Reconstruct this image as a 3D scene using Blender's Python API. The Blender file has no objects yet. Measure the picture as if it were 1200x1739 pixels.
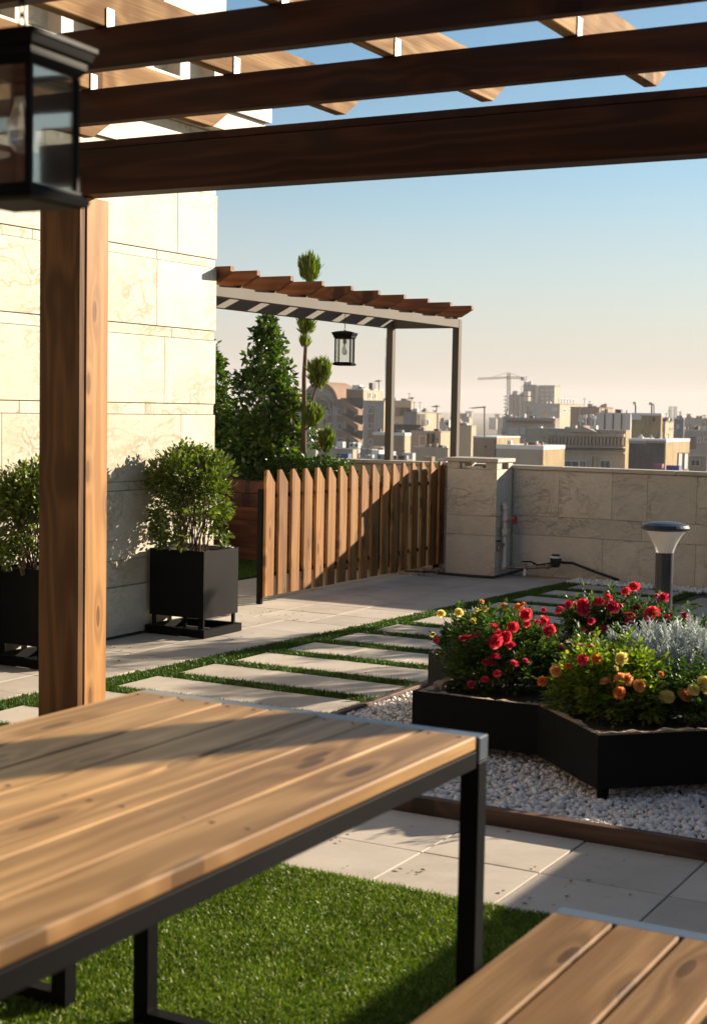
import bpy, math, random
import numpy as np
from mathutils import Matrix, Vector
random.seed(7); rng = np.random.default_rng(7)
S = bpy.context.scene
COL = S.collection
PI = math.pi
# ------------------------------------------------------------------ camera (fitted to the two vanishing points)
H = 1.37
V1 = np.array([-3985., 610.]); V2 = np.array([2010., 718.]); CC = np.array([600., 869.5])
F = math.sqrt(-((V1-CC) @ (V2-CC)))
def _d(p):
    v = np.array([p[0]-CC[0], p[1]-CC[1], F]); return v/np.linalg.norm(v)
_Y = _d(V2); _X = -_d(V1); _X = _X-(_X@_Y)*_Y; _X /= np.linalg.norm(_X); _Z = np.cross(_X, _Y)
if _Z[1] > 0: _Z = -_Z
R = np.array([_X, _Y, _Z])
EYE = np.array([0., 0., H])
def ray(x, y): return R @ np.array([x-CC[0], y-CC[1], F])
def onz(x, y, z=0.): r = ray(x, y); return EYE+r*(z-H)/r[2]
def onx(x, y, X): r = ray(x, y); return EYE+r*X/r[0]
def ony(x, y, Y): r = ray(x, y); return EYE+r*Y/r[1]
def proj(p): c = R.T @ (np.array(p, float)-EYE); return CC[0]+F*c[0]/c[2], CC[1]+F*c[1]/c[2]

cam = bpy.data.cameras.new('camera'); co = bpy.data.objects.new('camera', cam); COL.objects.link(co)
M = Matrix(((R[0, 0], -R[0, 1], -R[0, 2], 0), (R[1, 0], -R[1, 1], -R[1, 2], 0), (R[2, 0], -R[2, 1], -R[2, 2], H), (0, 0, 0, 1)))
co.matrix_world = M
cam.sensor_fit = 'VERTICAL'; cam.sensor_height = 36; cam.sensor_width = 24; cam.lens = F/1739*36
cam.clip_start = .05; cam.clip_end = 9000
cam.dof.use_dof = True; cam.dof.focus_distance = 8.6; cam.dof.aperture_fstop = 6.3
S.camera = co
# ------------------------------------------------------------------ sky, sun, exposure
SUN_EL = math.radians(18); SUN_AZ = math.radians(30)     # azimuth from +Y towards +X
W = bpy.data.worlds.new('World'); S.world = W; W.use_nodes = True
wn = W.node_tree; wn.nodes.clear()
sky = wn.nodes.new('ShaderNodeTexSky'); sky.sky_type = 'NISHITA'; sky.sun_disc = False
sky.sun_elevation = SUN_EL; sky.sun_rotation = SUN_AZ; sky.altitude = 1100; sky.air_density = 1.0; sky.dust_density = .55; sky.ozone_density = 1.6
bg = wn.nodes.new('ShaderNodeBackground'); bg.inputs[1].default_value = .058
wo = wn.nodes.new('ShaderNodeOutputWorld')
# dusty air: the sky's own blue, washed towards a warm grey band that rings the whole horizon evenly
hsn = wn.nodes.new('ShaderNodeHueSaturation'); hsn.inputs['Saturation'].default_value = 1.02; hsn.inputs['Value'].default_value = .90; wn.links.new(sky.outputs[0], hsn.inputs['Color'])
tnt = wn.nodes.new('ShaderNodeMix'); tnt.data_type = 'RGBA'; tnt.blend_type = 'MULTIPLY'; tnt.inputs[0].default_value = 1; wn.links.new(hsn.outputs[0], tnt.inputs[6]); tnt.inputs[7].default_value = (.84, .98, .95, 1)
tcn = wn.nodes.new('ShaderNodeTexCoord'); sxn = wn.nodes.new('ShaderNodeSeparateXYZ'); wn.links.new(tcn.outputs['Generated'], sxn.inputs[0])
def wm(op, a, b):
    n_ = wn.nodes.new('ShaderNodeMath'); n_.operation = op
    for i_, v_ in enumerate((a, b)):
        if isinstance(v_, bpy.types.NodeSocket): wn.links.new(v_, n_.inputs[i_])
        else: n_.inputs[i_].default_value = v_
    return n_.outputs[0]
q_ = wm('DIVIDE', sxn.outputs[2], .112); q_ = wm('MULTIPLY', q_, q_); q_ = wm('POWER', 2.718, wm('MULTIPLY', q_, -1.)); q_ = wm('MULTIPLY', q_, .92)
wmap = wn.nodes.new('ShaderNodeMapping'); wmap.inputs['Scale'].default_value = (1.6, 1.6, 9); wn.links.new(tcn.outputs['Generated'], wmap.inputs[0]); wnz = wn.nodes.new('ShaderNodeTexNoise'); wnz.inputs['Scale'].default_value = 2.2; wnz.inputs['Detail'].default_value = 5; wn.links.new(wmap.outputs[0], wnz.inputs['Vector'])
q_ = wm('ADD', q_, wm('MULTIPLY', wm('SUBTRACT', wnz.outputs[0], .5), .22)); q_ = wm('MAXIMUM', q_, 0.)
mxn = wn.nodes.new('ShaderNodeMix'); mxn.data_type = 'RGBA'; wn.links.new(q_, mxn.inputs[0]); wn.links.new(tnt.outputs[2], mxn.inputs[6]); mxn.inputs[7].default_value = (4.75, 4.08, 3.68, 1)
wn.links.new(mxn.outputs[2], bg.inputs[0]); wn.links.new(bg.outputs[0], wo.inputs[0])
sl = bpy.data.lights.new('sun', 'SUN'); sl.energy = 5.0; sl.angle = math.radians(.6); sl.color = (1, .84, .64)
so = bpy.data.objects.new('sun', sl); COL.objects.link(so)
sdir = Vector((math.sin(SUN_AZ)*math.cos(SUN_EL), math.cos(SUN_AZ)*math.cos(SUN_EL), math.sin(SUN_EL)))
so.rotation_euler = sdir.to_track_quat('Z', 'Y').to_euler(); so.location = sdir*60
S.view_settings.view_transform = 'Standard'; S.view_settings.look = 'None'
S.view_settings.exposure = 1.38; S.view_settings.gamma = 1; S.view_settings.use_curve_mapping = False

# ------------------------------------------------------------------ helpers
def tag(o, label=None, cat=None, group=None, kind=None):
    if label: o['label'] = label
    if cat: o['category'] = cat
    if group: o['group'] = group
    if kind: o['kind'] = kind
    return o
def empty(name, loc, label, cat, group=None, rz=0):
    o = bpy.data.objects.new(name, None); COL.objects.link(o); o.location = loc; o.rotation_euler.z = rz
    o.empty_display_size = .1
    return tag(o, label, cat, group)
def link(name, me, mats, parent=None, loc=None, keep=True):
    o = bpy.data.objects.new(name, me); COL.objects.link(o)
    if mats is not None and len(me.materials) == 0:
        for m in (mats if isinstance(mats, (list, tuple)) else [mats]): me.materials.append(m)
    if loc is not None: o.location = loc
    if parent is not None:
        o.parent = parent
        if keep: o.matrix_parent_inverse = pmw(parent).inverted()
    return o
def pmw(p):
    m = Matrix.LocRotScale(p.location, p.rotation_euler, p.scale)
    if p.parent: m = pmw(p.parent) @ p.matrix_parent_inverse @ m
    return m
def copy_tree(o, parent=None):
    c = o.copy(); COL.objects.link(c)
    if parent: c.parent = parent
    for ch in list(o.children): copy_tree(ch, c)
    return c
def np_mesh(name, V, Fc, smooth=False, mi=None):
    V = np.asarray(V, dtype=np.float32); Fc = np.asarray(Fc, dtype=np.int32)
    n, k = Fc.shape
    me = bpy.data.meshes.new(name); me.vertices.add(len(V)); me.vertices.foreach_set('co', V.ravel())
    me.loops.add(n*k); me.loops.foreach_set('vertex_index', Fc.ravel())
    me.polygons.add(n); me.polygons.foreach_set('loop_start', np.arange(0, n*k, k, dtype=np.int32))
    me.polygons.foreach_set('loop_total', np.full(n, k, dtype=np.int32))
    if smooth: me.polygons.foreach_set('use_smooth', np.ones(n, dtype=bool))
    if mi is not None: me.polygons.foreach_set('material_index', np.asarray(mi, dtype=np.int32))
    me.update(); me.validate(); return me
class MB:
    def __init__(s): s.v = []; s.f = []
    def add(s, v, f):
        b = len(s.v); s.v += [tuple(p) for p in v]; s.f += [tuple(i+b for i in q) for q in f]; return s
    def box(s, a, b):
        x0, y0, z0 = a; x1, y1, z1 = b
        return s.add([(x0, y0, z0), (x1, y0, z0), (x1, y1, z0), (x0, y1, z0), (x0, y0, z1), (x1, y0, z1), (x1, y1, z1), (x0, y1, z1)],
                     [(0, 3, 2, 1), (4, 5, 6, 7), (0, 1, 5, 4), (1, 2, 6, 5), (2, 3, 7, 6), (3, 0, 4, 7)])
    def prism(s, poly, ax, a, b):
        # poly: 2d points (u,v) ; ax: extrusion axis 'x','y','z'
        def P(u, v, w): return {'x': (w, u, v), 'y': (u, w, v), 'z': (u, v, w)}[ax]
        n = len(poly)
        v = [P(u, q, a) for u, q in poly]+[P(u, q, b) for u, q in poly]
        f = [tuple(range(n))[::-1], tuple(range(n, 2*n))]+[(i, (i+1) % n, n+(i+1) % n, n+i) for i in range(n)]
        return s.add(v, f)
    def tube(s, pts, r, n=8, caps=True):
        pts = [Vector(p) for p in pts]; rs = r if isinstance(r, (list, tuple)) else [r]*len(pts)
        v = []; f = []
        up = Vector((0, 0, 1))
        for i, p in enumerate(pts):
            d = (pts[min(i+1, len(pts)-1)]-pts[max(i-1, 0)])
            if d.length < 1e-9: d = Vector((0, 0, 1))
            d.normalize(); a = d.cross(up)
            if a.length < .05: a = d.cross(Vector((1, 0, 0)))
            a.normalize(); b = d.cross(a)
            for k in range(n):
                t = 2*PI*k/n; v.append(p+(a*math.cos(t)+b*math.sin(t))*rs[i])
        for i in range(len(pts)-1):
            for k in range(n): f.append((i*n+k, i*n+(k+1) % n, (i+1)*n+(k+1) % n, (i+1)*n+k))
        if caps: f.append(tuple(range(n))[::-1]); f.append(tuple(range((len(pts)-1)*n, len(pts)*n)))
        return s.add(v, f)
    def lathe(s, prof, c, n=20):
        v = []; f = []
        for (r, z) in prof:
            for k in range(n):
                t = 2*PI*k/n; v.append((c[0]+r*math.cos(t), c[1]+r*math.sin(t), c[2]+z))
        for i in range(len(prof)-1):
            for k in range(n): f.append((i*n+k, i*n+(k+1) % n, (i+1)*n+(k+1) % n, (i+1)*n+k))
        f.append(tuple(range(n))[::-1]); f.append(tuple(range((len(prof)-1)*n, len(prof)*n)))
        return s.add(v, f)
    def mesh(s, name, smooth=False, bevel=0):
        me = bpy.data.meshes.new(name); me.from_pydata(s.v, [], s.f)
        import bmesh
        bm = bmesh.new(); bm.from_mesh(me); bmesh.ops.recalc_face_normals(bm, faces=bm.faces)
        if bevel: bmesh.ops.bevel(bm, geom=bm.edges[:], offset=bevel, segments=1, affect='EDGES', clamp_overlap=True)
        bm.to_mesh(me); bm.free()
        if smooth:
            for p in me.polygons: p.use_smooth = True
        me.update(); return me
    def build(s, name, mat, parent=None, smooth=False, bevel=0):
        return link(name, s.mesh(name, smooth, bevel), mat, parent)
def smooth_angle(o, deg=40):
    me = o.data
    for p in me.polygons: p.use_smooth = True
    import bmesh
    bm = bmesh.new(); bm.from_mesh(me)
    for e in bm.edges:
        if len(e.link_faces) == 2 and e.calc_face_angle(0) > math.radians(deg): e.smooth = False
    bm.to_mesh(me); bm.free(); return o
_bc = {}
def board(name, a, b, mat, parent=None, along='x', bevel=.0025, label=None):
    """box from a to b, with its own local frame: local X runs along the grain"""
    a = Vector(a); b = Vector(b); c = (a+b)/2; s = b-a
    if along == 'x': L, w, t = s.x, s.y, s.z; rot = Matrix.Identity(3)
    elif along == 'y': L, w, t = s.y, s.x, s.z; rot = Matrix(((0, -1, 0), (1, 0, 0), (0, 0, 1)))
    else: L, w, t = s.z, s.y, s.x; rot = Matrix(((0, 0, -1), (0, 1, 0), (1, 0, 0)))
    key = (round(L, 4), round(w, 4), round(t, 4), mat.name, bevel)
    if key not in _bc:
        me = MB().box((-L/2, -w/2, -t/2), (L/2, w/2, t/2)).mesh(name, bevel=bevel); me.materials.append(mat); _bc[key] = me
    o = bpy.data.objects.new(name, _bc[key]); COL.objects.link(o)
    o.matrix_basis = Matrix.Translation(c) @ rot.to_4x4()
    if parent: o.parent = parent; o.matrix_parent_inverse = pmw(parent).inverted()
    if label: o['label'] = label
    return o

# ------------------------------------------------------------------ materials
class NT:
    def __init__(s, name):
        s.m = bpy.data.materials.new(name); s.m.use_nodes = True; s.t = s.m.node_tree; s.t.nodes.clear()
        s.out = s.n('ShaderNodeOutputMaterial')
    def n(s, typ, **k):
        nd = s.t.nodes.new(typ)
        for a, v in k.items(): setattr(nd, a, v)
        return nd
    def l(s, a, b): s.t.links.new(a, b)
    def inp(s, nd, key, v):
        if isinstance(v, bpy.types.NodeSocket): s.l(v, nd.inputs[key])
        else: nd.inputs[key].default_value = v
    def math(s, op, a, b=0., c=0., clamp=False):
        nd = s.n('ShaderNodeMath', operation=op, use_clamp=clamp); s.inp(nd, 0, a); s.inp(nd, 1, b); s.inp(nd, 2, c); return nd.outputs[0]
    def mix(s, fac, a, b, blend='MIX'):
        nd = s.n('ShaderNodeMix', data_type='RGBA', blend_type=blend, clamp_factor=True)
        s.inp(nd, 0, fac); s.inp(nd, 6, a if isinstance(a, bpy.types.NodeSocket) else (*a, 1)); s.inp(nd, 7, b if isinstance(b, bpy.types.NodeSocket) else (*b, 1)); return nd.outputs[2]
    def noise(s, vec, scale, detail=3, rough=.55, dist=0.):
        nd = s.n('ShaderNodeTexNoise'); s.l(vec, nd.inputs['Vector']); s.inp(nd, 'Scale', scale); s.inp(nd, 'Detail', detail); s.inp(nd, 'Roughness', rough); s.inp(nd, 'Distortion', dist); return nd.outputs[0]
    def vor(s, vec, scale, feature='F1', out=0):
        nd = s.n('ShaderNodeTexVoronoi', feature=feature); s.l(vec, nd.inputs['Vector']); s.inp(nd, 'Scale', scale); return nd.outputs[out]
    def coord(s, scale=(1, 1, 1), rand=30., kind='Object'):
        tc = s.n('ShaderNodeTexCoord'); oi = s.n('ShaderNodeObjectInfo')
        v = s.n('ShaderNodeVectorMath', operation='SCALE'); v.inputs[0].default_value = (1, .73, .41); s.l(oi.outputs['Random'], v.inputs[3])
        v2 = s.n('ShaderNodeVectorMath', operation='SCALE'); s.l(v.outputs[0], v2.inputs[0]); v2.inputs[3].default_value = rand
        a = s.n('ShaderNodeVectorMath', operation='ADD'); s.l(tc.outputs[kind], a.inputs[0]); s.l(v2.outputs[0], a.inputs[1])
        s.raw = a.outputs[0]; s.rnd = oi.outputs['Random']
        return s.scale(a.outputs[0], scale)
    def scale(s, vec, sc):
        m = s.n('ShaderNodeVectorMath', operation='MULTIPLY'); s.l(vec, m.inputs[0]); m.inputs[1].default_value = sc; return m.outputs[0]
    def ramp(s, fac, stops, interp='LINEAR'):
        nd = s.n('ShaderNodeValToRGB'); nd.color_ramp.interpolation = interp; e = nd.color_ramp.elements
        while len(e) < len(stops): e.new(.5)
        for i, (p, c) in enumerate(stops): e[i].position = p; e[i].color = (*c, 1) if len(c) == 3 else c
        s.inp(nd, 0, fac); return nd.outputs[0]
    def bump(s, h, strength=.3, dist=.002):
        nd = s.n('ShaderNodeBump'); s.inp(nd, 'Strength', strength); s.inp(nd, 'Distance', dist); s.l(h, nd.inputs['Height']); return nd.outputs[0]
    def princ(s, color, rough=.6, normal=None, metal=0., spec=.5, **k):
        p = s.n('ShaderNodeBsdfPrincipled')
        s.inp(p, 'Base Color', color if isinstance(color, bpy.types.NodeSocket) else (*color, 1)); s.inp(p, 'Roughness', rough); s.inp(p, 'Metallic', metal); s.inp(p, 'Specular IOR Level', spec)
        if normal is not None: s.l(normal, p.inputs['Normal'])
        for a, v in k.items(): s.inp(p, a.replace('_', ' '), v)
        s.l(p.outputs[0], s.out.inputs[0]); s.p = p; return s.m

def wood(name, light, mid, dark, rough=.5, knots=True, ringf=46., contrast=1., spec=.35):
    t = NT(name); c = t.coord((1, 1, 1))
    warp = t.noise(t.scale(c, (1.3, 5, 5)), 1., 2)
    # knots
    kv = t.scale(c, (2.0, 7.6, 7.6)); vk = t.n('ShaderNodeTexVoronoi', voronoi_dimensions='2D'); t.l(kv, vk.inputs['Vector']); vk.inputs['Scale'].default_value = 1.; kd = vk.outputs[0]
    kz = t.math('POWER', 2.718, t.math('MULTIPLY', t.math('MULTIPLY', kd, kd), -26.))
    base = t.noise(t.scale(c, (.42, 7., 7.)), 1., 1.5, .4)
    v = t.math('ADD', t.math('MULTIPLY', base, ringf), t.math('MULTIPLY', kz, 9.))
    v = t.math('ADD', v, t.math('MULTIPLY', warp, 3.))
    ring = t.math('MULTIPLY_ADD', t.math('SINE', v), .5, .5)
    ring = t.math('POWER', ring, 1.4)
    fine = t.noise(t.scale(c, (5, 260, 260)), 1., 3, .6)
    broad = t.noise(t.scale(c, (1.1, 9, 9)), 1., 2)
    col = t.mix(t.math('MULTIPLY', ring, .95*contrast), t.mix(.45, mid, dark), light)
    col = t.mix(t.math('MULTIPLY', t.math('SUBTRACT', broad, .50), 3.4, clamp=True), col, dark)
    col = t.mix(t.math('MULTIPLY', t.math('SUBTRACT', fine, .46), 2.3*contrast, clamp=True), col, dark)
    if knots:
        core = t.math('LESS_THAN', kd, .09); halo = t.math('MULTIPLY', t.math('SUBTRACT', .36, kd), 2.8, clamp=True)
        col = t.mix(t.math('MULTIPLY', halo, .6), col, dark); col = t.mix(t.math('MULTIPLY', core, .65), col, tuple(x*.35 for x in dark))
    br = t.math('MULTIPLY_ADD', t.rnd, .35, .82)
    col = t.mix(1., col, t.n('ShaderNodeCombineColor').outputs[0], 'MULTIPLY') if False else col
    hsv = t.n('ShaderNodeHueSaturation'); t.l(col, hsv.inputs['Color']); t.l(br, hsv.inputs['Value']); col = hsv.outputs[0]
    h = t.math('ADD', t.math('MULTIPLY', ring, .5), t.math('MULTIPLY', fine, .8))
    rg = t.math('MULTIPLY_ADD', fine, .25, rough-.12)
    return t.princ(col, rg, t.bump(h, .35, .0012), spec=spec)
WOOD_DARK = wood('dark stained timber', (.080, .027, .009), (.052, .017, .006), (.022, .007, .003), .55, spec=.18)
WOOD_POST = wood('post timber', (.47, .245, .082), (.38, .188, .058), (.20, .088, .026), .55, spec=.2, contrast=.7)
WOOD_TABLE = wood('table timber', (.48, .29, .125), (.37, .215, .085), (.17, .088, .034), .42, ringf=40, spec=.22)
WOOD_BENCH = wood('bench timber', (.33, .195, .088), (.26, .148, .063), (.14, .070, .029), .65, ringf=40, spec=.12)
WOOD_RAFTER = wood('rafter timber', (.40, .25, .12), (.30, .175, .08), (.13, .065, .028), .8, spec=.12)
WOOD_POST_SHADE = wood('shaded post timber', (.13, .060, .022), (.095, .042, .015), (.042, .017, .006), .6, spec=.15)  # post timber darkened: the shade of its front face is put into the colour
WOOD_FENCE = wood('fence timber', (.40, .195, .060), (.31, .145, .042), (.14, .058, .016), .55, spec=.2, contrast=.8)
WOOD_BOX = wood('planter timber', (.22, .075, .028), (.16, .052, .02), (.07, .022, .01), .5)
WOOD_SLAT = wood('slat timber', (.22, .078, .026), (.16, .055, .018), (.07, .022, .009), .55, spec=.2)
WOOD_EDGE = wood('edging timber', (.16, .085, .05), (.12, .062, .036), (.06, .03, .018), .6)

def stone(name, a, b, vein, amt=.6, pits=True, rough=.6, scale=1.):
    t = NT(name); c = t.coord((1, 1, 1))
    w = t.noise(c, 1.7*scale, 3, .5)
    wv = t.n('ShaderNodeVectorMath', operation='MULTIPLY_ADD'); t.l(t.scale(c, (1, 1, 2.6)), wv.inputs[0]); wv.inputs[1].default_value = (1, 1, 1)
    cm = t.n('ShaderNodeCombineXYZ'); 
    for i in range(3): t.l(t.math('MULTIPLY', w, 1.6), cm.inputs[i])
    t.l(cm.outputs[0], wv.inputs[2])
    n1 = t.noise(wv.outputs[0], 2.2*scale, 4, .55)
    ridge = t.math('SUBTRACT', 1., t.math('MULTIPLY', t.math('ABSOLUTE', t.math('SUBTRACT', n1, .5)), 26.), clamp=True)
    n2 = t.noise(wv.outputs[0], 5.5*scale, 4, .6)
    ridge2 = t.math('SUBTRACT', 1., t.math('MULTIPLY', t.math('ABSOLUTE', t.math('SUBTRACT', n2, .52)), 30.), clamp=True)
    mask = t.math('MULTIPLY', t.math('SUBTRACT', t.noise(c, 1.9*scale, 2), .40), 5., clamp=True)
    cloud = t.noise(c, 3.1*scale, 5, .65)
    col = t.mix(t.math('MULTIPLY_ADD', cloud, 2.2, -.6, clamp=True), a, b)
    n3 = t.noise(t.scale(wv.outputs[0], (1, 1, 1.6)), 13.*scale, 6, .72); n4 = t.noise(wv.outputs[0], 34.*scale, 4, .7)
    col = t.mix(t.math('MULTIPLY', t.math('SUBTRACT', n3, .50), 2.6*amt, clamp=True), col, tuple(x*.55+y*.45 for x, y in zip(vein, b)))
    col = t.mix(t.math('MULTIPLY', t.math('SUBTRACT', n4, .56), 2.4*amt, clamp=True), col, vein)
    vv = t.math('MULTIPLY', t.math('MAXIMUM', ridge, t.math('MULTIPLY', ridge2, .6)), mask)
    col = t.mix(t.math('MULTIPLY', vv, amt), col, vein)
    hgt = t.math('MULTIPLY', vv, -.6)
    if pits:
        pd = t.vor(t.scale(c, (1, 1, 1.8)), 42.); pm = t.math('MULTIPLY', t.math('LESS_THAN', pd, .17), t.math('GREATER_THAN', t.noise(c, 4.5, 2), .57))
        col = t.mix(t.math('MULTIPLY', pm, .55), col, tuple(x*.45 for x in vein)); hgt = t.math('SUBTRACT', hgt, pm)
    g = t.noise(c, 140., 2, .7)
    hgt = t.math('ADD', hgt, t.math('MULTIPLY', g, .25))
    hs = t.n('ShaderNodeHueSaturation'); t.l(col, hs.inputs['Color']); t.l(t.math('MULTIPLY_ADD', t.rnd, .16, .92), hs.inputs['Value'])
    return t.princ(hs.outputs[0], rough, t.bump(hgt, .5, .0018), spec=.35)
TRAV = stone('cream travertine', (.57, .545, .475), (.50, .45, .33), (.25, .19, .08), .75)
TRAV_GREY = stone('grey beige travertine', (.66, .58, .475), (.53, .46, .37), (.21, .17, .13), .62)
COPING = stone('pale coping stone', (.52, .46, .38), (.44, .39, .31), (.30, .26, .20), .3, rough=.5)

def tilemat(name, a, b, rough=.75):
    t = NT(name); c = t.coord((1, 1, 1))
    n = t.noise(c, 3.2, 5, .65); n2 = t.noise(c, 95., 3, .7); n3 = t.noise(c, 14., 4, .7)
    col = t.mix(t.math('MULTIPLY_ADD', n, 2.4, -.7, clamp=True), a, b)
    col = t.mix(t.math('MULTIPLY', t.math('SUBTRACT', n2, .58), 2.2, clamp=True), col, tuple(x*.72 for x in b))
    col = t.mix(t.math('MULTIPLY', t.math('SUBTRACT', n3, .60), 2.5, clamp=True), col, tuple(x*.7 for x in b))
    gp_ = t.n('ShaderNodeNewGeometry').outputs['Position']
    s1 = t.noise(gp_, 1.1, 5, .68, .6); s2 = t.noise(gp_, 5.5, 5, .7, .4)
    col = t.mix(t.math('MULTIPLY', t.math('SUBTRACT', s1, .50), 2.6, clamp=True), col, tuple(x*.70 for x in b))
    col = t.mix(t.math('MULTIPLY', t.math('SUBTRACT', s2, .60), 3.2, clamp=True), col, tuple(x*.62 for x in b))
    hs = t.n('ShaderNodeHueSaturation'); t.l(col, hs.inputs['Color']); t.l(t.math('MULTIPLY_ADD', t.rnd, .20, .90), hs.inputs['Value'])
    return t.princ(hs.outputs[0], rough, t.bump(t.math('ADD', n2, t.math('MULTIPLY', n3, .6)), .25, .001), spec=.3)
TILE = tilemat('concrete tile', (.52, .465, .40), (.41, .365, .31))
GROUT = tilemat('mortar bed', (.13, .115, .10), (.085, .075, .065), .95)

def plain(name, col, rough=.5, metal=0., var=.15, nscale=6., bump=.15, spec=.5):
    t = NT(name); c = t.coord((1, 1, 1), 9.)
    n = t.noise(c, nscale, 4, .6); n2 = t.noise(c, nscale*22, 2, .6)
    cc = t.mix(t.math('MULTIPLY_ADD', n, 2., -.5, clamp=True), tuple(x*(1-var) for x in col), tuple(min(1, x*(1+var)) for x in col))
    r = t.math('MULTIPLY_ADD', n, .22, rough-.1)
    return t.princ(cc, r, t.bump(n2, bump, .0006), metal=metal, spec=spec)
BLACK = plain('black powder coated steel', (.004, .004, .0045), .5, 0, .3, 3., .12, .06)
BLACKBOX = plain('black painted sheet steel', (.005, .005, .0058), .5, 0, .3, 2.5, .1, .09)
GREYSTEEL = plain('grey steel strip', (.10, .12, .145), .30, .35, .2, 4)
STEELBEAM = plain('bronze painted steel', (.10, .086, .070), .6, 0, .15, 4, .15, .15)
WHITEMETAL = plain('white enamel', (.75, .74, .72), .4)
PIPE = plain('white plastic pipe', (.55, .50, .44), .4)
BRASS = plain('tarnished metal fitting', (.32, .22, .17), .35, .7)
REDP = plain('red painted handle', (.30, .02, .02), .4)
RUBBER = plain('black rubber', (.012, .012, .012), .6)
BOLL = plain('anthracite lamp metal', (.030, .036, .046), .38, .2)
SOIL = plain('dark soil', (.032, .022, .015), .95, 0, .5, 30., .8)
BARK = plain('bark', (.10, .062, .038), .9, 0, .4, 40., .9)
STEM = plain('green brown stems', (.075, .060, .028), .8, 0, .3, 20., .4)
BROKEN = stone('rough broken stone', (.40, .29, .19), (.30, .21, .135), (.16, .11, .07), .5, rough=.85, scale=4)

def opal():
    t = NT('frosted opal shade'); t.coord(); return t.princ((.62, .60, .56), .35, None, Transmission_Weight=.15, Subsurface_Weight=.0)
OPAL = opal()
def glass():
    t = NT('clear lantern glass')
    gl = t.n('ShaderNodeBsdfGlossy'); gl.inputs['Roughness'].default_value = .03
    tr = t.n('ShaderNodeBsdfTransparent'); tr.inputs[0].default_value = (.93, .95, .94, 1)
    lw = t.n('ShaderNodeFresnel'); lw.inputs[0].default_value = 1.45
    n = t.noise(t.coord(), 5., 3); df = t.n('ShaderNodeBsdfDiffuse'); df.inputs[0].default_value = (.6, .58, .54, 1)
    m0 = t.n('ShaderNodeMixShader'); t.l(t.math('MULTIPLY', n, .035), m0.inputs[0]); t.l(tr.outputs[0], m0.inputs[1]); t.l(df.outputs[0], m0.inputs[2])
    m = t.n('ShaderNodeMixShader'); t.l(t.math('MULTIPLY', lw.outputs[0], .8, clamp=True), m.inputs[0]); t.l(m0.outputs[0], m.inputs[1]); t.l(gl.outputs[0], m.inputs[2]); t.l(m.outputs[0], t.out.inputs[0]); return t.m
GLASS = glass()
def bulbm():
    t = NT('white led bulb'); t.coord(); return t.princ((.82, .80, .77), .25, None)
BULB = bulbm()

def leafmat(name, c1, c2, c3, rough=.45, trans=.35, spec=.4, tint=(1.0, 1.25, .35)):
    t = NT(name); g = t.n('ShaderNodeNewGeometry'); r = g.outputs['Random Per Island']
    col = t.ramp(r, [(0, c1), (.55, c2), (1, c3)])
    if 'turf' in name:
        pn = t.noise(g.outputs['Position'], 3.3, 4, .6); pn2 = t.noise(g.outputs['Position'], 17., 3, .6); hv_ = t.n('ShaderNodeHueSaturation'); t.l(col, hv_.inputs['Color']); t.l(t.math('ADD', t.math('MULTIPLY_ADD', pn, 1.3, .15), t.math('MULTIPLY_ADD', pn2, .9, -.25)), hv_.inputs['Value']); col = hv_.outputs[0]
    p = t.n('ShaderNodeBsdfPrincipled'); t.l(col, p.inputs['Base Color']); p.inputs['Roughness'].default_value = rough; p.inputs['Specular IOR Level'].default_value = spec
    tl = t.n('ShaderNodeBsdfTranslucent'); mm = t.mix(1., col, tint, 'MULTIPLY'); t.l(mm, tl.inputs[0])
    m = t.n('ShaderNodeMixShader'); m.inputs[0].default_value = trans; t.l(p.outputs[0], m.inputs[1]); t.l(tl.outputs[0], m.inputs[2]); t.l(m.outputs[0], t.out.inputs[0]); return t.m
LEAF_SHRUB = leafmat('shrub leaves', (.045, .075, .014), (.11, .15, .022), (.20, .22, .035))
LEAF_FICUS = leafmat('ficus leaves', (.024, .055, .013), (.06, .11, .02), (.15, .20, .035), .25, .35, .6)
LEAF_CON = leafmat('conifer leaves', (.06, .10, .015), (.14, .19, .025), (.28, .30, .045), .55, .35)
LEAF_HEDGE = leafmat('hedge leaves', (.028, .06, .012), (.06, .11, .018), (.11, .17, .03), .35, .3)
LEAF_ROSE = leafmat('rose leaves', (.024, .060, .016), (.055, .105, .024), (.13, .16, .032), .45, .35, .22)
LEAF_YROSE = leafmat('bright rose leaves', (.07, .11, .015), (.19, .25, .025), (.36, .40, .05), .5, .5, .2)
LEAF_SILVER = leafmat('silver leaves', (.34, .40, .39), (.48, .54, .53), (.62, .68, .66), .8, .15, .1, (1, 1, 1))
TURF = leafmat('artificial turf', (.028, .07, .009), (.058, .125, .014), (.12, .19, .025), .45, .2, .2)
TURF_LAWN = leafmat('lawn turf', (.052, .10, .009), (.115, .18, .016), (.33, .37, .07), .42, .25, .25)
def petal(name, c1, c2, c3): return leafmat(name, c1, c2, c3, .6, .55, .1, (1, 1, 1))
P_RED = petal('red petals', (.66, .025, .055), (.82, .065, .105), (.90, .17, .20))
P_CRIM = petal('crimson petals', (.50, .018, .065), (.68, .045, .12), (.80, .13, .21))
P_ORANGE = petal('orange petals', (.72, .20, .04), (.80, .27, .07), (.85, .38, .12))
P_PEACH = petal('peach petals', (.85, .36, .12), (.88, .46, .17), (.90, .60, .26))
P_CREAM = petal('cream petals', (.85, .68, .18), (.88, .76, .28), (.90, .82, .42))
TURF_BASE = plain('turf backing', (.018, .045, .010), .9, 0, .4, 40., .6)
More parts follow.
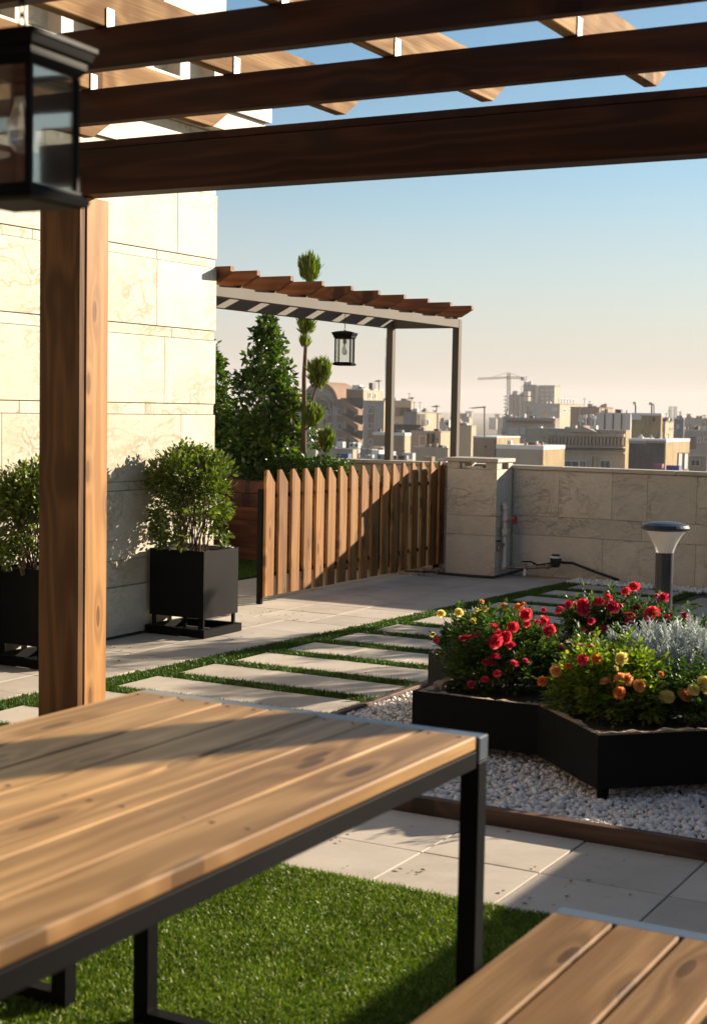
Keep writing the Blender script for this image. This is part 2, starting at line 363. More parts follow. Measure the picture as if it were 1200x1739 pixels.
def pebblem():
    t = NT('white pebbles'); g = t.n('ShaderNodeNewGeometry'); r = g.outputs['Random Per Island']
    col = t.ramp(r, [(0, (.62, .58, .55)), (.3, (.77, .74, .71)), (.85, (.88, .86, .84)), (.96, (.62, .54, .46)), (1, (.42, .36, .30))])
    n = t.noise(t.coord(), 120., 3); col = t.mix(t.math('MULTIPLY', n, .20), col, (.50, .47, .44))
    return t.princ(col, .7, t.bump(n, .3, .002), spec=.3)
PEBBLE = pebblem()
def pebble2():
    t = NT('tan pebbles'); g = t.n('ShaderNodeNewGeometry'); r = g.outputs['Random Per Island']
    return t.princ(t.ramp(r, [(0, (.22, .15, .10)), (.5, (.36, .26, .18)), (1, (.48, .38, .28))]), .8, None)
PEBBLE_TAN = pebble2()

# ------------------------------------------------------------------ vegetation kernels
LEAF_V = np.array([[0, 0, 0], [.42, .5, .10], [-.42, .5, .10], [0, .52, -.05], [0, 1, .02]])
LEAF_F = np.array([[0, 1, 3], [0, 3, 2], [3, 1, 4], [2, 3, 4]])
def frames(dirs, normals):
    d = dirs/np.linalg.norm(dirs, axis=1, keepdims=True)
    x = np.cross(d, normals); x /= np.linalg.norm(x, axis=1, keepdims=True)+1e-9
    n = np.cross(x, d); return x, d, n
def scatter(pts, dirs, normals, size, width=1., KV=LEAF_V, KF=LEAF_F):
    x, d, n = frames(dirs, normals); N = len(pts); s = np.asarray(size).reshape(-1, 1, 1)*np.ones((N, 1, 1))
    V = pts[:, None, :]+s*(KV[None, :, 0:1]*width*x[:, None, :]+KV[None, :, 1:2]*d[:, None, :]+KV[None, :, 2:3]*n[:, None, :])
    Fc = KF[None]+(np.arange(N)*len(KV))[:, None, None]
    return V.reshape(-1, 3), Fc.reshape(-1, KF.shape[1])
def rnd_unit(n): v = rng.normal(size=(n, 3)); return v/np.linalg.norm(v, axis=1, keepdims=True)
def leaf_obj(name, pts, outward, size, mat, parent=None, width=.8, droop=.1, jitter=.8):
    N = len(pts); d = outward+jitter*rnd_unit(N); d[:, 2] -= droop
    nn = rnd_unit(N)+np.array([0, 0, 1.]); V, Fc = scatter(pts, d, nn, size*(rng.uniform(.6, 1.25, N)), width)
    return link(name, np_mesh(name, V, Fc), mat, parent)
def clump_points(cs, rs, n, shell=.5):
    """points in lumpy blobs: centres cs, radii rs"""
    cs = np.asarray(cs, float); rs = np.asarray(rs, float)
    if rs.ndim == 1: rs = np.repeat(rs[:, None], 3, 1)
    w = rs.prod(1)**.72; idx = rng.choice(len(cs), n, p=w/w.sum())
    u = rnd_unit(n); r = rng.uniform(shell, 1., n)**.7
    return cs[idx]+u*r[:, None]*rs[idx], u
def branch(mb, a, b, r0, r1, wig=.02, n=6, seg=5):
    a = np.array(a, float); b = np.array(b, float); pts = []
    for i in range(n+1):
        t = i/n; p = a*(1-t)+b*t
        if 0 < i < n: p = p+rng.normal(size=3)*wig
        pts.append(p)
    mb.tube(pts, [r0*(1-i/n)+r1*i/n for i in range(n+1)], seg); return pts

# ================================================================== THE SETTING
def sheet(name, poly, z, mat, thick=.06, kind='structure', parent=None):
    o = MB().prism(poly, 'z', z-thick, z).build(name, mat, parent)
    if kind and parent is None: o['kind'] = kind
    return o
# terrace base slab (below everything) and mortar bed
slab = sheet('terrace_floor', [(-12, -4), (2.2, -4), (2.2, 11.62), (-12, 11.62)], -.022, GROUT, .4)
pave = sheet('pavement', [(-7.9, -2), (-.2, -2), (-.2, 11.48), (-7.9, 11.48)], -.014, GROUT, .006)
_tm = {}
def tile(x0, y0, x1, y1, gap=.003, parent=None, name='paving_tile'):
    w = round(x1-x0-2*gap, 3); d = round(y1-y0-2*gap, 3)
    if w < .02 or d < .02: return
    k = (w, d)
    if k not in _tm:
        me = MB().box((-w/2, -d/2, -.012), (w/2, d/2, .0)).mesh('paving_tile', bevel=.0016); me.materials.append(TILE); _tm[k] = me
    o = bpy.data.objects.new(name, _tm[k]); COL.objects.link(o)
    o.location = ((x0+x1)/2, (y0+y1)/2, random.uniform(-.0012, .0008)); o.rotation_euler = (random.uniform(-.0015, .0015), random.uniform(-.0015, .0015), 0)
    o.parent = parent or pave
    return o
def pathL(y): return -4.655+(y-5.88)*.0655
# 1 between lawn and gravel bed (tiles .39 x .37)
YR = [3.352, 3.724, 4.088, 4.478]; 
x = -1.22+.39*3
while x > -4.75:
    for a, b in zip(YR[:-1], YR[1:]):
        if x-.39 > -4.9: tile(x-.39, a, x, b)
    x -= .39
# narrow foreground of tiles right of the lawn
x = -1.22+.39*3
while x > -1.3:
    y = YR[0]
    while y > 0: tile(x-.39, y-.372, x, y); y -= .372
    x -= .39
# 2 strip along the building and the fence, up to the turf path
y = 3.724
yy = []
while y < 11.4: yy.append(y); y += .402
for a in yy:
    b = min(a+.402, 11.46)
    xl = pathL((a+b)/2)-.006
    xs = [-5.39, -5.0, xl] if a < 7.9 else [-6.44, -6.04, -5.64, -5.24, -4.84, xl]
    if a < 5.6: xs = [-5.39, -5.0, xl]
    for u, v in zip(xs[:-1], xs[1:]):
        if v-u > .03: tile(u, a, v, b)
# 3 beyond the gravel bed, right of the path
for i in range(7):
    for j in range(6):
        a = 8.56+.4*j; tile(-3.1+.4*i, a, -2.7+.4*i, a+.4)
# turf path: backing + stones
def px_(y): return pathL(y)
pb = sheet('turf_path', [(px_(3.9), 3.9), (-3.205, 3.9), (-3.205, 11.2), (px_(11.2), 11.2)], -.008, TURF_BASE, .004)
rows = []
for k in range(-3, 12):
    a = 5.712+.4665*k; b = a+.338; rows.append((a, b))
    x0 = px_((a+b)/2)+.195; x1 = -3.275
    n = 3; w = (x1-x0)/n
    for i in range(n):
        o = tile(x0+i*w, a, x0+(i+1)*w, b, .0015, pb, 'stepping_stone')
        if o: o.location.z += .004
def in_rows(X, Y):
    ok = np.zeros(len(X), bool)
    for a, b in rows: ok |= (Y > a) & (Y < b) & (X > pathL((a+b)/2)+.195) & (X < -3.275)
    return ok
BL_V = np.array([[-.5, 0, 0], [.5, 0, 0], [.0, 1, .25]]); BL_F = np.array([[0, 1, 2]])
BL_V2 = np.array([[-.5, 0, 0], [.5, 0, 0], [-.42, .55, .06], [.42, .55, .06], [0, 1, .32]]); BL_F2 = np.array([[0, 1, 3], [0, 3, 2], [2, 3, 4]])
def turf(name, X, Y, z, h, w, mat, label, KV=BL_V2, KF=BL_F2, lean=.55):
    N = len(X); P = np.stack([X, Y, np.full(N, z)], 1); d = np.array([0, 0, 1.])+lean*np.stack([rng.normal(size=N), rng.normal(size=N), np.zeros(N)], 1)*.7
    n = rnd_unit(N); n[:, 2] = 0; hh = h*rng.uniform(.65, 1.15, N)
    V, Fc = scatter(P, d, n, hh, w/h, KV, KF)
    o = link(name, np_mesh(name, V, Fc), mat); return tag(o, label, 'turf', kind='stuff')
N = 330000; X = rng.uniform(-4.8, -3.205, N); Y = 3.9+7.3*rng.uniform(0, 1, N)**1.2
m = (X > pathL(Y)+.035) & ~in_rows(X, Y); X = X[m]; Y = Y[m]
turf('path_turf', X, Y, -.008, .027, .0042, TURF, 'short artificial turf in bands between the stepping stones of the garden path')
# lawn under the table
lawn = sheet('lawn', [(-4.2, .2), (-1.44, .2), (-1.44, 3.715), (-4.2, 3.715)], .004, TURF_BASE, .012)
N = 260000; X = np.concatenate([rng.uniform(-3.1, -1.43, N), rng.uniform(-4.2, -1.44, 30000)]); Y = np.concatenate([rng.uniform(1.9, 3.73, N), rng.uniform(.3, 3.7, 30000)])
turf('lawn_turf', X, Y, .004, .017, .0030, TURF_LAWN, 'bright artificial lawn under the wooden dining table and benches', lean=1.1)
# lawn behind the picket fence
sheet('back_lawn', [(-9, 8.3), (-6.47, 8.3), (-6.47, 11.5), (-9, 11.5)], .006, TURF_BASE, .02)
N = 26000; X = rng.uniform(-7.7, -6.46, N); Y = rng.uniform(8.6, 11.0, N)
turf('back_lawn_turf', X, Y, .006, .024, .006, TURF, 'artificial lawn patch behind the picket fence by the timber planter', BL_V, BL_F)

# gravel
t_ = (1+5**.5)/2
ICO = np.array([[-1, t_, 0], [1, t_, 0], [-1, -t_, 0], [1, -t_, 0], [0, -1, t_], [0, 1, t_], [0, -1, -t_], [0, 1, -t_], [t_, 0, -1], [t_, 0, 1], [-t_, 0, -1], [-t_, 0, 1]]); ICO /= np.linalg.norm(ICO[0])
ICF = np.array([[0, 11, 5], [0, 5, 1], [0, 1, 7], [0, 7, 10], [0, 10, 11], [1, 5, 9], [5, 11, 4], [11, 10, 2], [10, 7, 6], [7, 1, 8], [3, 9, 4], [3, 4, 2], [3, 2, 6], [3, 6, 8], [3, 8, 9], [4, 9, 5], [2, 4, 11], [6, 2, 10], [8, 6, 7], [9, 8, 1]])
def pebbles(name, x0, x1, y0, y1, z, step, r, mat, label):
    gx, gy = np.meshgrid(np.arange(x0, x1, step), np.arange(y0, y1, step)); X = gx.ravel(); Y = gy.ravel(); N = len(X)
    X = X+rng.uniform(-.5, .5, N)*step; Y = Y+rng.uniform(-.5, .5, N)*step
    rad = r*rng.uniform(.65, 1.35, N)
    sc = np.stack([rng.uniform(.8, 1.35, N), rng.uniform(.7, 1.1, N), rng.uniform(.55, .85, N)], 1)*rad[:, None]
    V = ICO[None]*(1+rng.uniform(-.22, .22, (N, 12, 1)))*sc[:, None, :]
    a = rng.uniform(0, 6.28, N); b = rng.normal(size=N)*.35
    ca, sa = np.cos(a)[:, None], np.sin(a)[:, None]; cb, sb = np.cos(b)[:, None], np.sin(b)[:, None]
    y2 = V[..., 1]*cb-V[..., 2]*sb; z2 = V[..., 1]*sb+V[..., 2]*cb; x2 = V[..., 0]
    V = np.stack([x2*ca-y2*sa, x2*sa+y2*ca, z2], -1)
    V += np.stack([X, Y, z+rng.uniform(-.3, .7, N)*r], 1)[:, None, :]
    Fc = (ICF[None]+(np.arange(N)*12)[:, None, None]).reshape(-1, 3)
    o = link(name, np_mesh(name, V.reshape(-1, 3), Fc), mat); return tag(o, label, 'gravel', kind='stuff')
sheet('gravel_ground', [(-3.17, 4.55), (-.2, 4.55), (-.2, 8.52), (-3.17, 8.52)], .006, plain('gravel bed base', (.30, .27, .24), .95, 0, .5, 30, .8), .02)
pebbles('white_gravel', -3.165, -.75, 4.56, 8.5, .012, .0178, .0115, PEBBLE, 'white crushed gravel around the black star shaped flower bed')
pebbles('white_gravel', -4.25, -1.2, 11.23, 11.49, .004, .026, .017, PEBBLE, 'strip of white gravel at the foot of the stone parapet')
pebbles('tan_gravel', -5.95, -5.34, 10.95, 11.5, .002, .022, .014, PEBBLE_TAN, 'patch of tan gravel under the far end of the picket fence')
# timber edging
te = empty('timber_edging', (-2.2, 4.515, 0), 'dark timber edging boards framing the white gravel bed', 'edging')
board('edging_board', (-3.2, 4.487, -.01), (-.2, 4.525, .052), WOOD_EDGE, te, 'x')
board('edging_board', (-3.203, 4.53, -.01), (-3.172, 8.52, .036), WOOD_EDGE, te, 'y')

# ------------------------------------------------------------------ left building clad in travertine
bld = empty('stone_clad_building', (-5.4, 7.9, 0), 'sunlit cream travertine clad building wall rising behind the timber post on the left', 'building')
MB().box((-9.5, -3, -.02), (-5.425, 7.89, 4.6)).build('wall', TRAV, bld)
zr = [.012, .30, .457, .862, .916, 1.31, 1.378, 1.778, 1.84, 2.235, 2.29, 2.69, 2.75, 2.868]
pnl = {}
def panel(x0, y0, z0, x1, y1, z1, mat, parent, name='stone_panel', bv=.0015):
    k = (round(x1-x0, 3), round(y1-y0, 3), round(z1-z0, 3), mat.name)
    if k not in pnl:
        me = MB().box((-k[0]/2, -k[1]/2, -k[2]/2), (k[0]/2, k[1]/2, k[2]/2)).mesh(name, bevel=bv); me.materials.append(mat); pnl[k] = me
    o = bpy.data.objects.new(name, pnl[k]); COL.objects.link(o); o.location = ((x0+x1)/2, (y0+y1)/2, (z0+z1)/2)
    o.parent = parent; o.matrix_parent_inverse = pmw(parent).inverted(); return o
offs = [0, .3, .62, .2, .18, .5, .55, .1, .72, .35, .3, .6, .2]
for i, (a, b) in enumerate(zip(zr[:-1], zr[1:])):
    tall = (b-a) > .2; fx = -5.40 if tall else -5.408
    y = 7.91 if tall else 7.902
    L = .8 if tall else 1.1
    y1 = y; y0 = y-L*(.35+offs[i]*.6)
    while y1 > 2.9:
        g = .0012 if random.random() < .6 else .002
        panel(-5.425, y0+g, a+.0012, fx, y1-(g if y1 < 7.9 else 0), b-.002, TRAV, bld)
        y1 = y0; y0 = y1-L
    # return face on the far end (+Y side)
    panel(-9.4, 7.893, a+.0012, -5.427, 7.908, b-.002, TRAV, bld)
MB().box((-5.42, -3, 2.87), (-5.385, 7.915, 2.925)).build('moulding', COPING, bld)
MB().box((-5.42, -3, 2.927), (-5.40, 7.91, 3.075)).build('frieze', TRAV, bld)
MB().box((-9.0, -3, 3.08), (-5.30, 8.30, 3.20)).build('cornice', TRAV_GREY, bld)
MB().box((-9.0, -3, 3.203), (-5.27, 8.33, 3.30)).build('cornice_cap', COPING, bld)
for k in range(11):
    yb = 7.86-.36*k
    MB().box((-5.45, yb-.10, 3.303), (-5.33, yb, 3.55)).build('baluster', COPING, bld)
MB().box((-5.50, 3.6, 3.553), (-5.28, 7.96, 3.63)).build('balustrade_rail', COPING, bld)
MB().box((-5.9, 7.3, 3.635), (-5.38, 7.953, 4.6)).build('upper_wall', TRAV, bld)
MB().box((-5.42, 4, -.01), (-5.386, 7.93, .012)).build('wall_skirting', RUBBER, bld)
MB().box((-9.5, -3, 4.6), (-5.2, 8.0, 4.7)).build('roof', COPING, bld)

# ------------------------------------------------------------------ parapet wall
par = empty('parapet_wall', (-4.0, 11.57, 0), 'low beige veined stone parapet wall along the far edge of the terrace', 'wall')
MB().box((-11, 11.535, -.02), (0.1, 11.66, .885)).build('wall_core', TRAV_GREY, par)
pr = [(.005, .346, [1024, 1182]), (.346, .505, [1089]), (.505, .885, [947, 1037, 1097, 1181])]
for a, b, js in pr:
    xs = [-4.86]+[float(ony(j, 880, 11.52)[0]) for j in js]
    xs += [xs[-1]+.9, xs[-1]+1.8, xs[-1]+2.7]
    for u, v in zip(xs[:-1], xs[1:]):
        if u > -.1: break
        panel(u+.0008, 11.52, a+.001, min(v, .05)-.0008, 11.5345, b-.0018, TRAV_GREY, par)
    xs = [-5.5, -6.4, -7.3, -8.2, -9.1, -10]
    for u, v in zip(xs[1:], xs[:-1]): panel(u+.001, 11.52, a+.001, v-.001, 11.5345, b-.0018, TRAV_GREY, par)
for k in range(12):
    u = -11+.94*k; panel(u+.001, 11.50, .887, min(u+.94, .12)-.001, 11.68, .918, COPING, par, 'coping_stone', .003)
# right hand parapet, outside the picture, shades the flower bed side
rp = empty('side_parapet_wall', (-.1, 8, 0), 'low stone parapet wall along the right hand edge of the terrace', 'wall')
MB().box((-.16, 4.2, -.02), (-.02, 11.50, .885)).build('wall_core', TRAV_GREY, rp)
MB().box((-.18, 4.18, .887), (.0, 11.495, .918)).build('coping', COPING, rp)

sh_ = empty('unseen_shade_wall', (-2, -2.2, 0), 'dark board wall added out of view behind the dining table to cut sky light', 'building')  # unseen dark wall added to cut sky light on the near timber faces
MB().box((-5.38, -3.0, -.01), (2.1, -2.2, 3.4)).build('wall', BLACKBOX, sh_)
for k in range(24): board('cladding_board', (-5.38, -2.197, .02+.14*k), (2.1, -2.172, .02+.14*k+.134), WOOD_DARK, sh_, 'x')
# ------------------------------------------------------------------ pillar
pil = empty('stone_pillar', (-5.15, 11.45, 0), 'square stone pillar with slotted top between the picket fence and parapet', 'pillar')
PX0, PX1, PY0, PY1 = -5.315, -4.87, 11.19, 11.515
MB().box((PX0+.016, PY0+.016, -.02), (PX1-.016, PY1-.016, .885)).build('pillar_core', TRAV_GREY, pil)
for a, b in ((.005, .346), (.346, .505), (.505, .888)):
    panel(PX0, PY0, a+.001, PX1, PY0+.0155, b-.002, TRAV_GREY, pil)
    panel(PX1-.0155, PY0+.0165, a+.001, PX1-.001, PY1, b-.002, TRAV_GREY, pil)
for (x0, x1) in ((PX0, PX0+.11), (PX1-.10, PX1)):
    for (y0, y1) in ((PY0, PY0+.10), (PY1-.09, PY1)): MB().box((x0, y0, .890), (x1, y1, .9435)).build('corner_block', COPING, pil)
MB().box((PX0-.03, PY0-.02, .944), (PX1+.014, PY1+.025, .976)).build('coping', COPING, pil, bevel=.004)
# tap lying in the slot
tp = empty('water_fitting', (-5.12, 11.24, .89), 'pale brass water fitting lying in the slot of the pillar top', 'pipe')
mb = MB().tube([(-5.20, 11.22, .902), (-5.0, 11.22, .902)], .009, 8); mb.tube([(-5.18, 11.22, .895), (-5.18, 11.22, .935)], .016, 8); mb.build('pipe', WHITEMETAL, tp, smooth=True)

# water pipes against the pillar
wp = empty('water_pipe', (-4.84, 11.3, 0), 'pale vertical water pipe with red valve against the stone pillar', 'pipe')
xp = -4.835
mb = MB(); mb.tube([(-4.875, 11.30, .60), (xp-.01, 11.30, .60), (xp, 11.30, .585), (xp, 11.30, .10), (xp+.01, 11.30, .085)], .019, 10)
mb.tube([(xp, 11.30, .585), (xp, 11.30, .555)], .027, 10); mb.tube([(xp, 11.30, .50), (xp, 11.30, .46)], .026, 10); mb.tube([(xp, 11.30, .40), (xp, 11.30, .34)], .027, 10); mb.tube([(xp, 11.30, .115), (xp, 11.30, .065)], .027, 10)
mb.build('pipe', PIPE, wp, smooth=True)
mb = MB(); mb.tube([(xp, 11.30, .48), (xp+.075, 11.30, .48)], .011, 8); mb.build('valve_stem', BRASS, wp, smooth=True)
mb = MB(); mb.tube([(xp+.075, 11.30, .48), (xp+.092, 11.30, .48)], .030, 10)
for k in range(6): mb.tube([(xp+.083, 11.30+.03*math.cos(k*PI/3), .48+.03*math.sin(k*PI/3)), (xp+.09, 11.30+.036*math.cos(k*PI/3), .48+.036*math.sin(k*PI/3))], .009, 6)
mb.build('valve_handle', REDP, wp)
mb = MB(); mb.tube([(xp, 11.29, .27), (xp-.02, 11.24, .27), (xp-.02, 11.225, .25), (xp-.02, 11.22, .22)], [.014, .013, .012, .010], 8); mb.build('tap', BRASS, wp, smooth=True)
mb = MB(); mb.box((xp-.05, 11.215, .298), (xp-.005, 11.235, .31)); mb.build('tap_lever', BLACK, wp)
mb = MB(); mb.tube([(xp, 11.30, .085), (xp+.08, 11.33, .082), (xp+.26, 11.36, .095), (xp+.40, 11.38, .115)], .014, 8)
for t0 in (.05, .16, .24, .34): mb.tube([(xp+t0, 11.315+t0*.17, .086+t0*.06), (xp+t0+.025, 11.32+t0*.17, .087+t0*.06)], .022, 8)
mb.build('manifold', BRASS, wp, smooth=True)
mb = MB(); mb.tube([(xp+.17, 11.34, .09), (xp+.17, 11.335, .03), (xp+.17, 11.33, .02)], [.012, .010, .015], 8); mb.build('drain_tap', WHITEMETAL, wp, smooth=True)
mb = MB(); mb.tube([(xp+.14, 11.345, .135), (xp+.22, 11.35, .14), (xp+.27, 11.36, .115)], .007, 6); mb.build('valve_lever', BLACK, wp)
wt = empty('water_timer', (xp+.42, 11.38, .08), 'round black and white irrigation timer on the pipe by the parapet', 'timer')
MB().lathe([(.026, 0), (.036, .015), (.045, .055), (.047, .075)], (xp+.42, 11.38, .105), 20).build('timer_body', RUBBER, wt, smooth=True)
MB().lathe([(.0485, 0), (.050, .004), (.0495, .013), (.045, .016)], (xp+.42, 11.38, .181), 20).build('timer_rim', WHITEMETAL, wt)
MB().lathe([(.036, 0), (.034, .012), (.012, .014)], (xp+.42, 11.38, .1975), 14).build('timer_cap', RUBBER, wt)
hs = MB(); hs.tube([(-5.62, 11.05, .015), (-5.45, 11.10, .02), (-5.2, 11.13, .013), (-4.98, 11.13, .012), (-4.86, 11.15, .012), (-4.80, 11.22, .03), (-4.6, 11.42, .10), (-4.42, 11.45, .14), (-4.3, 11.46, .14), (-4.1, 11.46, .08), (-3.9, 11.45, .03)], .011, 8)
tag(hs.build('garden_hose', RUBBER, None, smooth=True), 'black irrigation hose curving round the foot of the stone pillar', 'hose')

# ------------------------------------------------------------------ picket fence
fe = empty('picket_fence', (-5.5, 10.1, 0), 'orange brown wooden picket fence gate with slanted picket tops', 'fence')
P = 17
for k in range(P):
    y0 = 8.690+.1715*k; w = .113; th = .021; zt = .932+random.uniform(-.002, .002); z0 = .052+random.uniform(-.003, .003)
    L = zt-z0
    if k == 0:
        me = MB().prism([(-L/2, -w/2), (L/2-.005, -w/2), (L/2, -w/2+.010), (L/2, -w/2+.034), (L/2-.088, w/2), (-L/2, w/2)], 'z', -th/2, th/2).mesh('picket', bevel=.0015); me.materials.append(WOOD_FENCE)
    o = bpy.data.objects.new('picket', me); COL.objects.link(o)
    # local X -> world Z, local Y -> world Y, local Z -> -X
    o.matrix_basis = Matrix.Translation((-5.5-th/2, y0+w/2, (zt+z0)/2)) @ Matrix(((0, 0, -1), (0, 1, 0), (1, 0, 0))).to_4x4()
    o.parent = fe; o.matrix_parent_inverse = pmw(fe).inverted()
scr = MB()
for k in range(P):
    for z in (.749, .199):
        for dy in (.035, .083): y_ = 8.690+.1715*k+dy+random.uniform(-.004, .004); z_ = z+random.uniform(-.004, .004); scr.tube([(-5.5001, y_, z_), (-5.4985, y_, z_)], .0038, 6)
scr.build('screws', BRASS, fe)['kind'] = 'stuff'
for z in (.735, .185): MB().box((-5.552, 8.70, z), (-5.5262, 11.50, z+.028)).build('rail', BLACK, fe)
MB().box((-5.565, 8.682, 0), (-5.527, 8.704, .80)).build('post', BLACK, fe)
MB().box((-5.565, 11.46, 0), (-5.527, 11.50, .86)).build('post', BLACK, fe)

# ------------------------------------------------------------------ near pergola
pg = empty('pergola', (-4.05, 4.9, 0), 'dark stained timber pergola overhead with open rafters and thick square post', 'pergola')
zb, zt_ = 2.208, 2.386
board('post_board', (-4.157, 4.80, 0), (-3.948, 4.835, zb-.002), WOOD_POST_SHADE, pg, 'z')
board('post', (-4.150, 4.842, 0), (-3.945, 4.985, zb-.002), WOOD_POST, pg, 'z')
board('post_board', (-.16, 4.80, .92), (.05, 4.835, zb-.002), WOOD_POST, pg, 'z')
board('post', (-.155, 4.842, .92), (.053, 4.985, zb-.002), WOOD_POST, pg, 'z')
board('beam', (-4.17, 4.795, zb), (.4, 4.905, zt_), WOOD_DARK, pg, 'x')
board('top_plate', (-4.17, 4.805, zt_+.003), (.4, 4.90, 2.420), WOOD_DARK, pg, 'x')
for y in (4.165, 3.50, 2.835, 2.17, 1.5):
    board('joist', (-4.14, y, 2.343), (.4, y+.048, 2.4585), WOOD_DARK, pg, 'x')
board('side_beam', (-4.17, -.6, zb+.02), (-4.143, 4.78, zt_), WOOD_DARK, pg, 'y')
xf = -.41-.5965*0
for k in range(8):
    X1 = -.406-.5965*k
    if X1-.045 < -4.3: break
    me = MB().prism([(-.5, 2.462), (4.93, 2.462), (5.04, 2.535), (5.04, 2.602), (-.5, 2.602)], 'x', X1-.045, X1).mesh('rafter', bevel=.002)
    # own frame with local X along Y
    o = bpy.data.objects.new('rafter', me); COL.objects.link(o); me.materials.append(WOOD_RAFTER)
    T = Matrix.Translation((X1, 2.2, 2.53)) @ Matrix(((0, -1, 0), (1, 0, 0), (0, 0, 1))).to_4x4()
    me.transform(T.inverted()); o.matrix_basis = T; o.parent = pg; o.matrix_parent_inverse = pmw(pg).inverted()
    for y in (4.165, 3.50, 2.835):
        b = MB(); b.box((X1+.001, y+.008, 2.4595), (X1+.004, y+.042, 2.515)); b.tube([(X1+.003, y+.025, 2.492), (X1+.006, y+.025, 2.492)], .0045, 8)
        b.build('bracket', WHITEMETAL, pg)

# ------------------------------------------------------------------ lanterns
def lantern(loc, label, rz, chain_top, sc=1., bulbmat=BULB):
    L = empty('hanging_lantern', loc, label, 'lantern', 'black framed glass lanterns hanging from the pergolas', rz)
    mw = pmw(L)
    def part(mb, name, mat, par=None, **k):
        mb.v = [tuple(mw @ (Vector((v[0]*.75, v[1]*.75, v[2]))*sc)) for v in mb.v]; return mb.build(name, mat, par or L, **k)
    h = .084; Hh = .262     # half width, height ; origin at the bottom centre
    def sq(r, z): return [(-r, -r, z), (r, -r, z), (r, r, z), (-r, r, z)]
    def loft(rings):
        m = MB(); v = []; f = []
        for r, z in rings: v += sq(r, z)
        for i in range(len(rings)-1):
            for k in range(4): f.append((i*4+k, i*4+(k+1) % 4, (i+1)*4+(k+1) % 4, (i+1)*4+k))
        f.append((3, 2, 1, 0)); n = (len(rings)-1)*4; f.append((n, n+1, n+2, n+3)); return m.add(v, f)
    part(loft([(.080, 0), (.096, .004), (.100, .012), (.086, .022), (.086, .026)]), 'base', BLACK)
    part(loft([(.082, .200), (.094, .212), (.094, .222), (.101, .226), (.106, .238), (.110, .240), (.110, .247), (.070, .256), (.025, .262)]), 'roof', BLACK)
    for sx in (-1, 1):
        for sy in (-1, 1): part(MB().box((sx*.078-.0065, sy*.078-.0065, .0265), (sx*.078+.0065, sy*.078+.0065, .1995)), 'corner_post', BLACK, bevel=.001)
    for k in range(4):
        a = MB(); c = .078
        if k == 0: a.box((-.071, -c-.0012, .027), (.071, -c+.0012, .199))
        if k == 1: a.box((-.071, c-.0012, .027), (.071, c+.0012, .199))
        if k == 2: a.box((-c-.0012, -.071, .027), (-c+.0012, .071, .199))
        if k == 3: a.box((c-.0012, -.071, .027), (c+.0012, .071, .199))
        part(a, 'glass_pane', GLASS)
    part(MB().lathe([(.016, .165), (.018, .170), (.018, .1995)], (0, 0, 0), 14), 'socket', BLACK, smooth=True)
    part(MB().lathe([(.002, .080), (.014, .083), (.024, .092), (.029, .106), (.028, .120), (.021, .138), (.015, .152), (.014, .1645)], (0, 0, 0), 18), 'bulb', bulbmat, smooth=True)
    m = MB(); z = .262; top = (chain_top-loc[2])/sc; i = 0
    m.tube([(0, 0, .258), (0, 0, .268)], .010, 8)
    while z < top-.002:
        pts = []
        for k in range(9):
            t = 2*PI*k/8; u, w = .0075*math.cos(t), .014*math.sin(t)
            pts.append(((u, 0, z+.014+w) if i % 2 == 0 else (0, u, z+.014+w)))
        m.tube(pts, .0020, 5, False); z += .0225; i += 1
    part(m, 'chain', BLACK)
    return L
def clearbulb():
    t = NT('clear bulb glass'); t.coord(); return t.princ((.75, .74, .72), .08, None, Transmission_Weight=.75)
p = EYE+ray(37, 350)*2.34/F
lantern((float(p[0]), float(p[1]), float(p[2])), 'large blurred black lantern with clear glass hanging close at upper left', math.radians(4), 2.343, 1.02, clearbulb())
p = ony(588, 621, 9.68)
lantern((-5.46, 9.68, float(p[2])), 'small black lantern with white bulb hanging from the far pergola', math.radians(15), 2.066, .98)

# ------------------------------------------------------------------ far pergola
fp = empty('far_pergola', (-5.8, 9.9, 0), 'bronze steel pergola with angled brown timber slats above the picket fence', 'pergola')
MB().box((-5.495, 7.925, 2.066), (-5.435, 11.605, 2.140)).build('beam', STEELBEAM, fp, bevel=.002)
MB().box((-6.13, 7.925, 2.066), (-6.07, 11.605, 2.140)).build('beam', STEELBEAM, fp, bevel=.002)
MB().box((-6.067, 11.61, 2.066), (-5.498, 11.665, 2.138)).build('cross_beam', STEELBEAM, fp)
MB().box((-5.495, 11.608, .9185), (-5.435, 11.668, 2.138)).build('post', STEELBEAM, fp, bevel=.002)
MB().box((-6.13, 11.608, .918), (-6.07, 11.668, 2.138)).build('post', STEELBEAM, fp, bevel=.002)
for k in range(12):
    yk = 11.60-.4165*k
    if yk < 7.7: break
    yk = max(yk, 7.96)
    me = MB().prism([(-6.25, 2.152), (-5.41, 2.152), (-5.30, 2.215), (-5.30, 2.248), (-6.36, 2.248), (-6.36, 2.215)], 'y', -.022, .022).mesh('slat', bevel=.002)
    me.materials.append(WOOD_SLAT); o = bpy.data.objects.new('slat', me); COL.objects.link(o)
    me.transform(Matrix.Translation((5.83, 0, -2.2))); o.location = (-5.83, yk-.022, 2.2); o.parent = fp; o.matrix_parent_inverse = pmw(fp).inverted()
    MB().box((-5.49, yk-.012, 2.1405), (-5.44, yk-.002, 2.1515)).build('slat_bracket', STEELBEAM, fp)

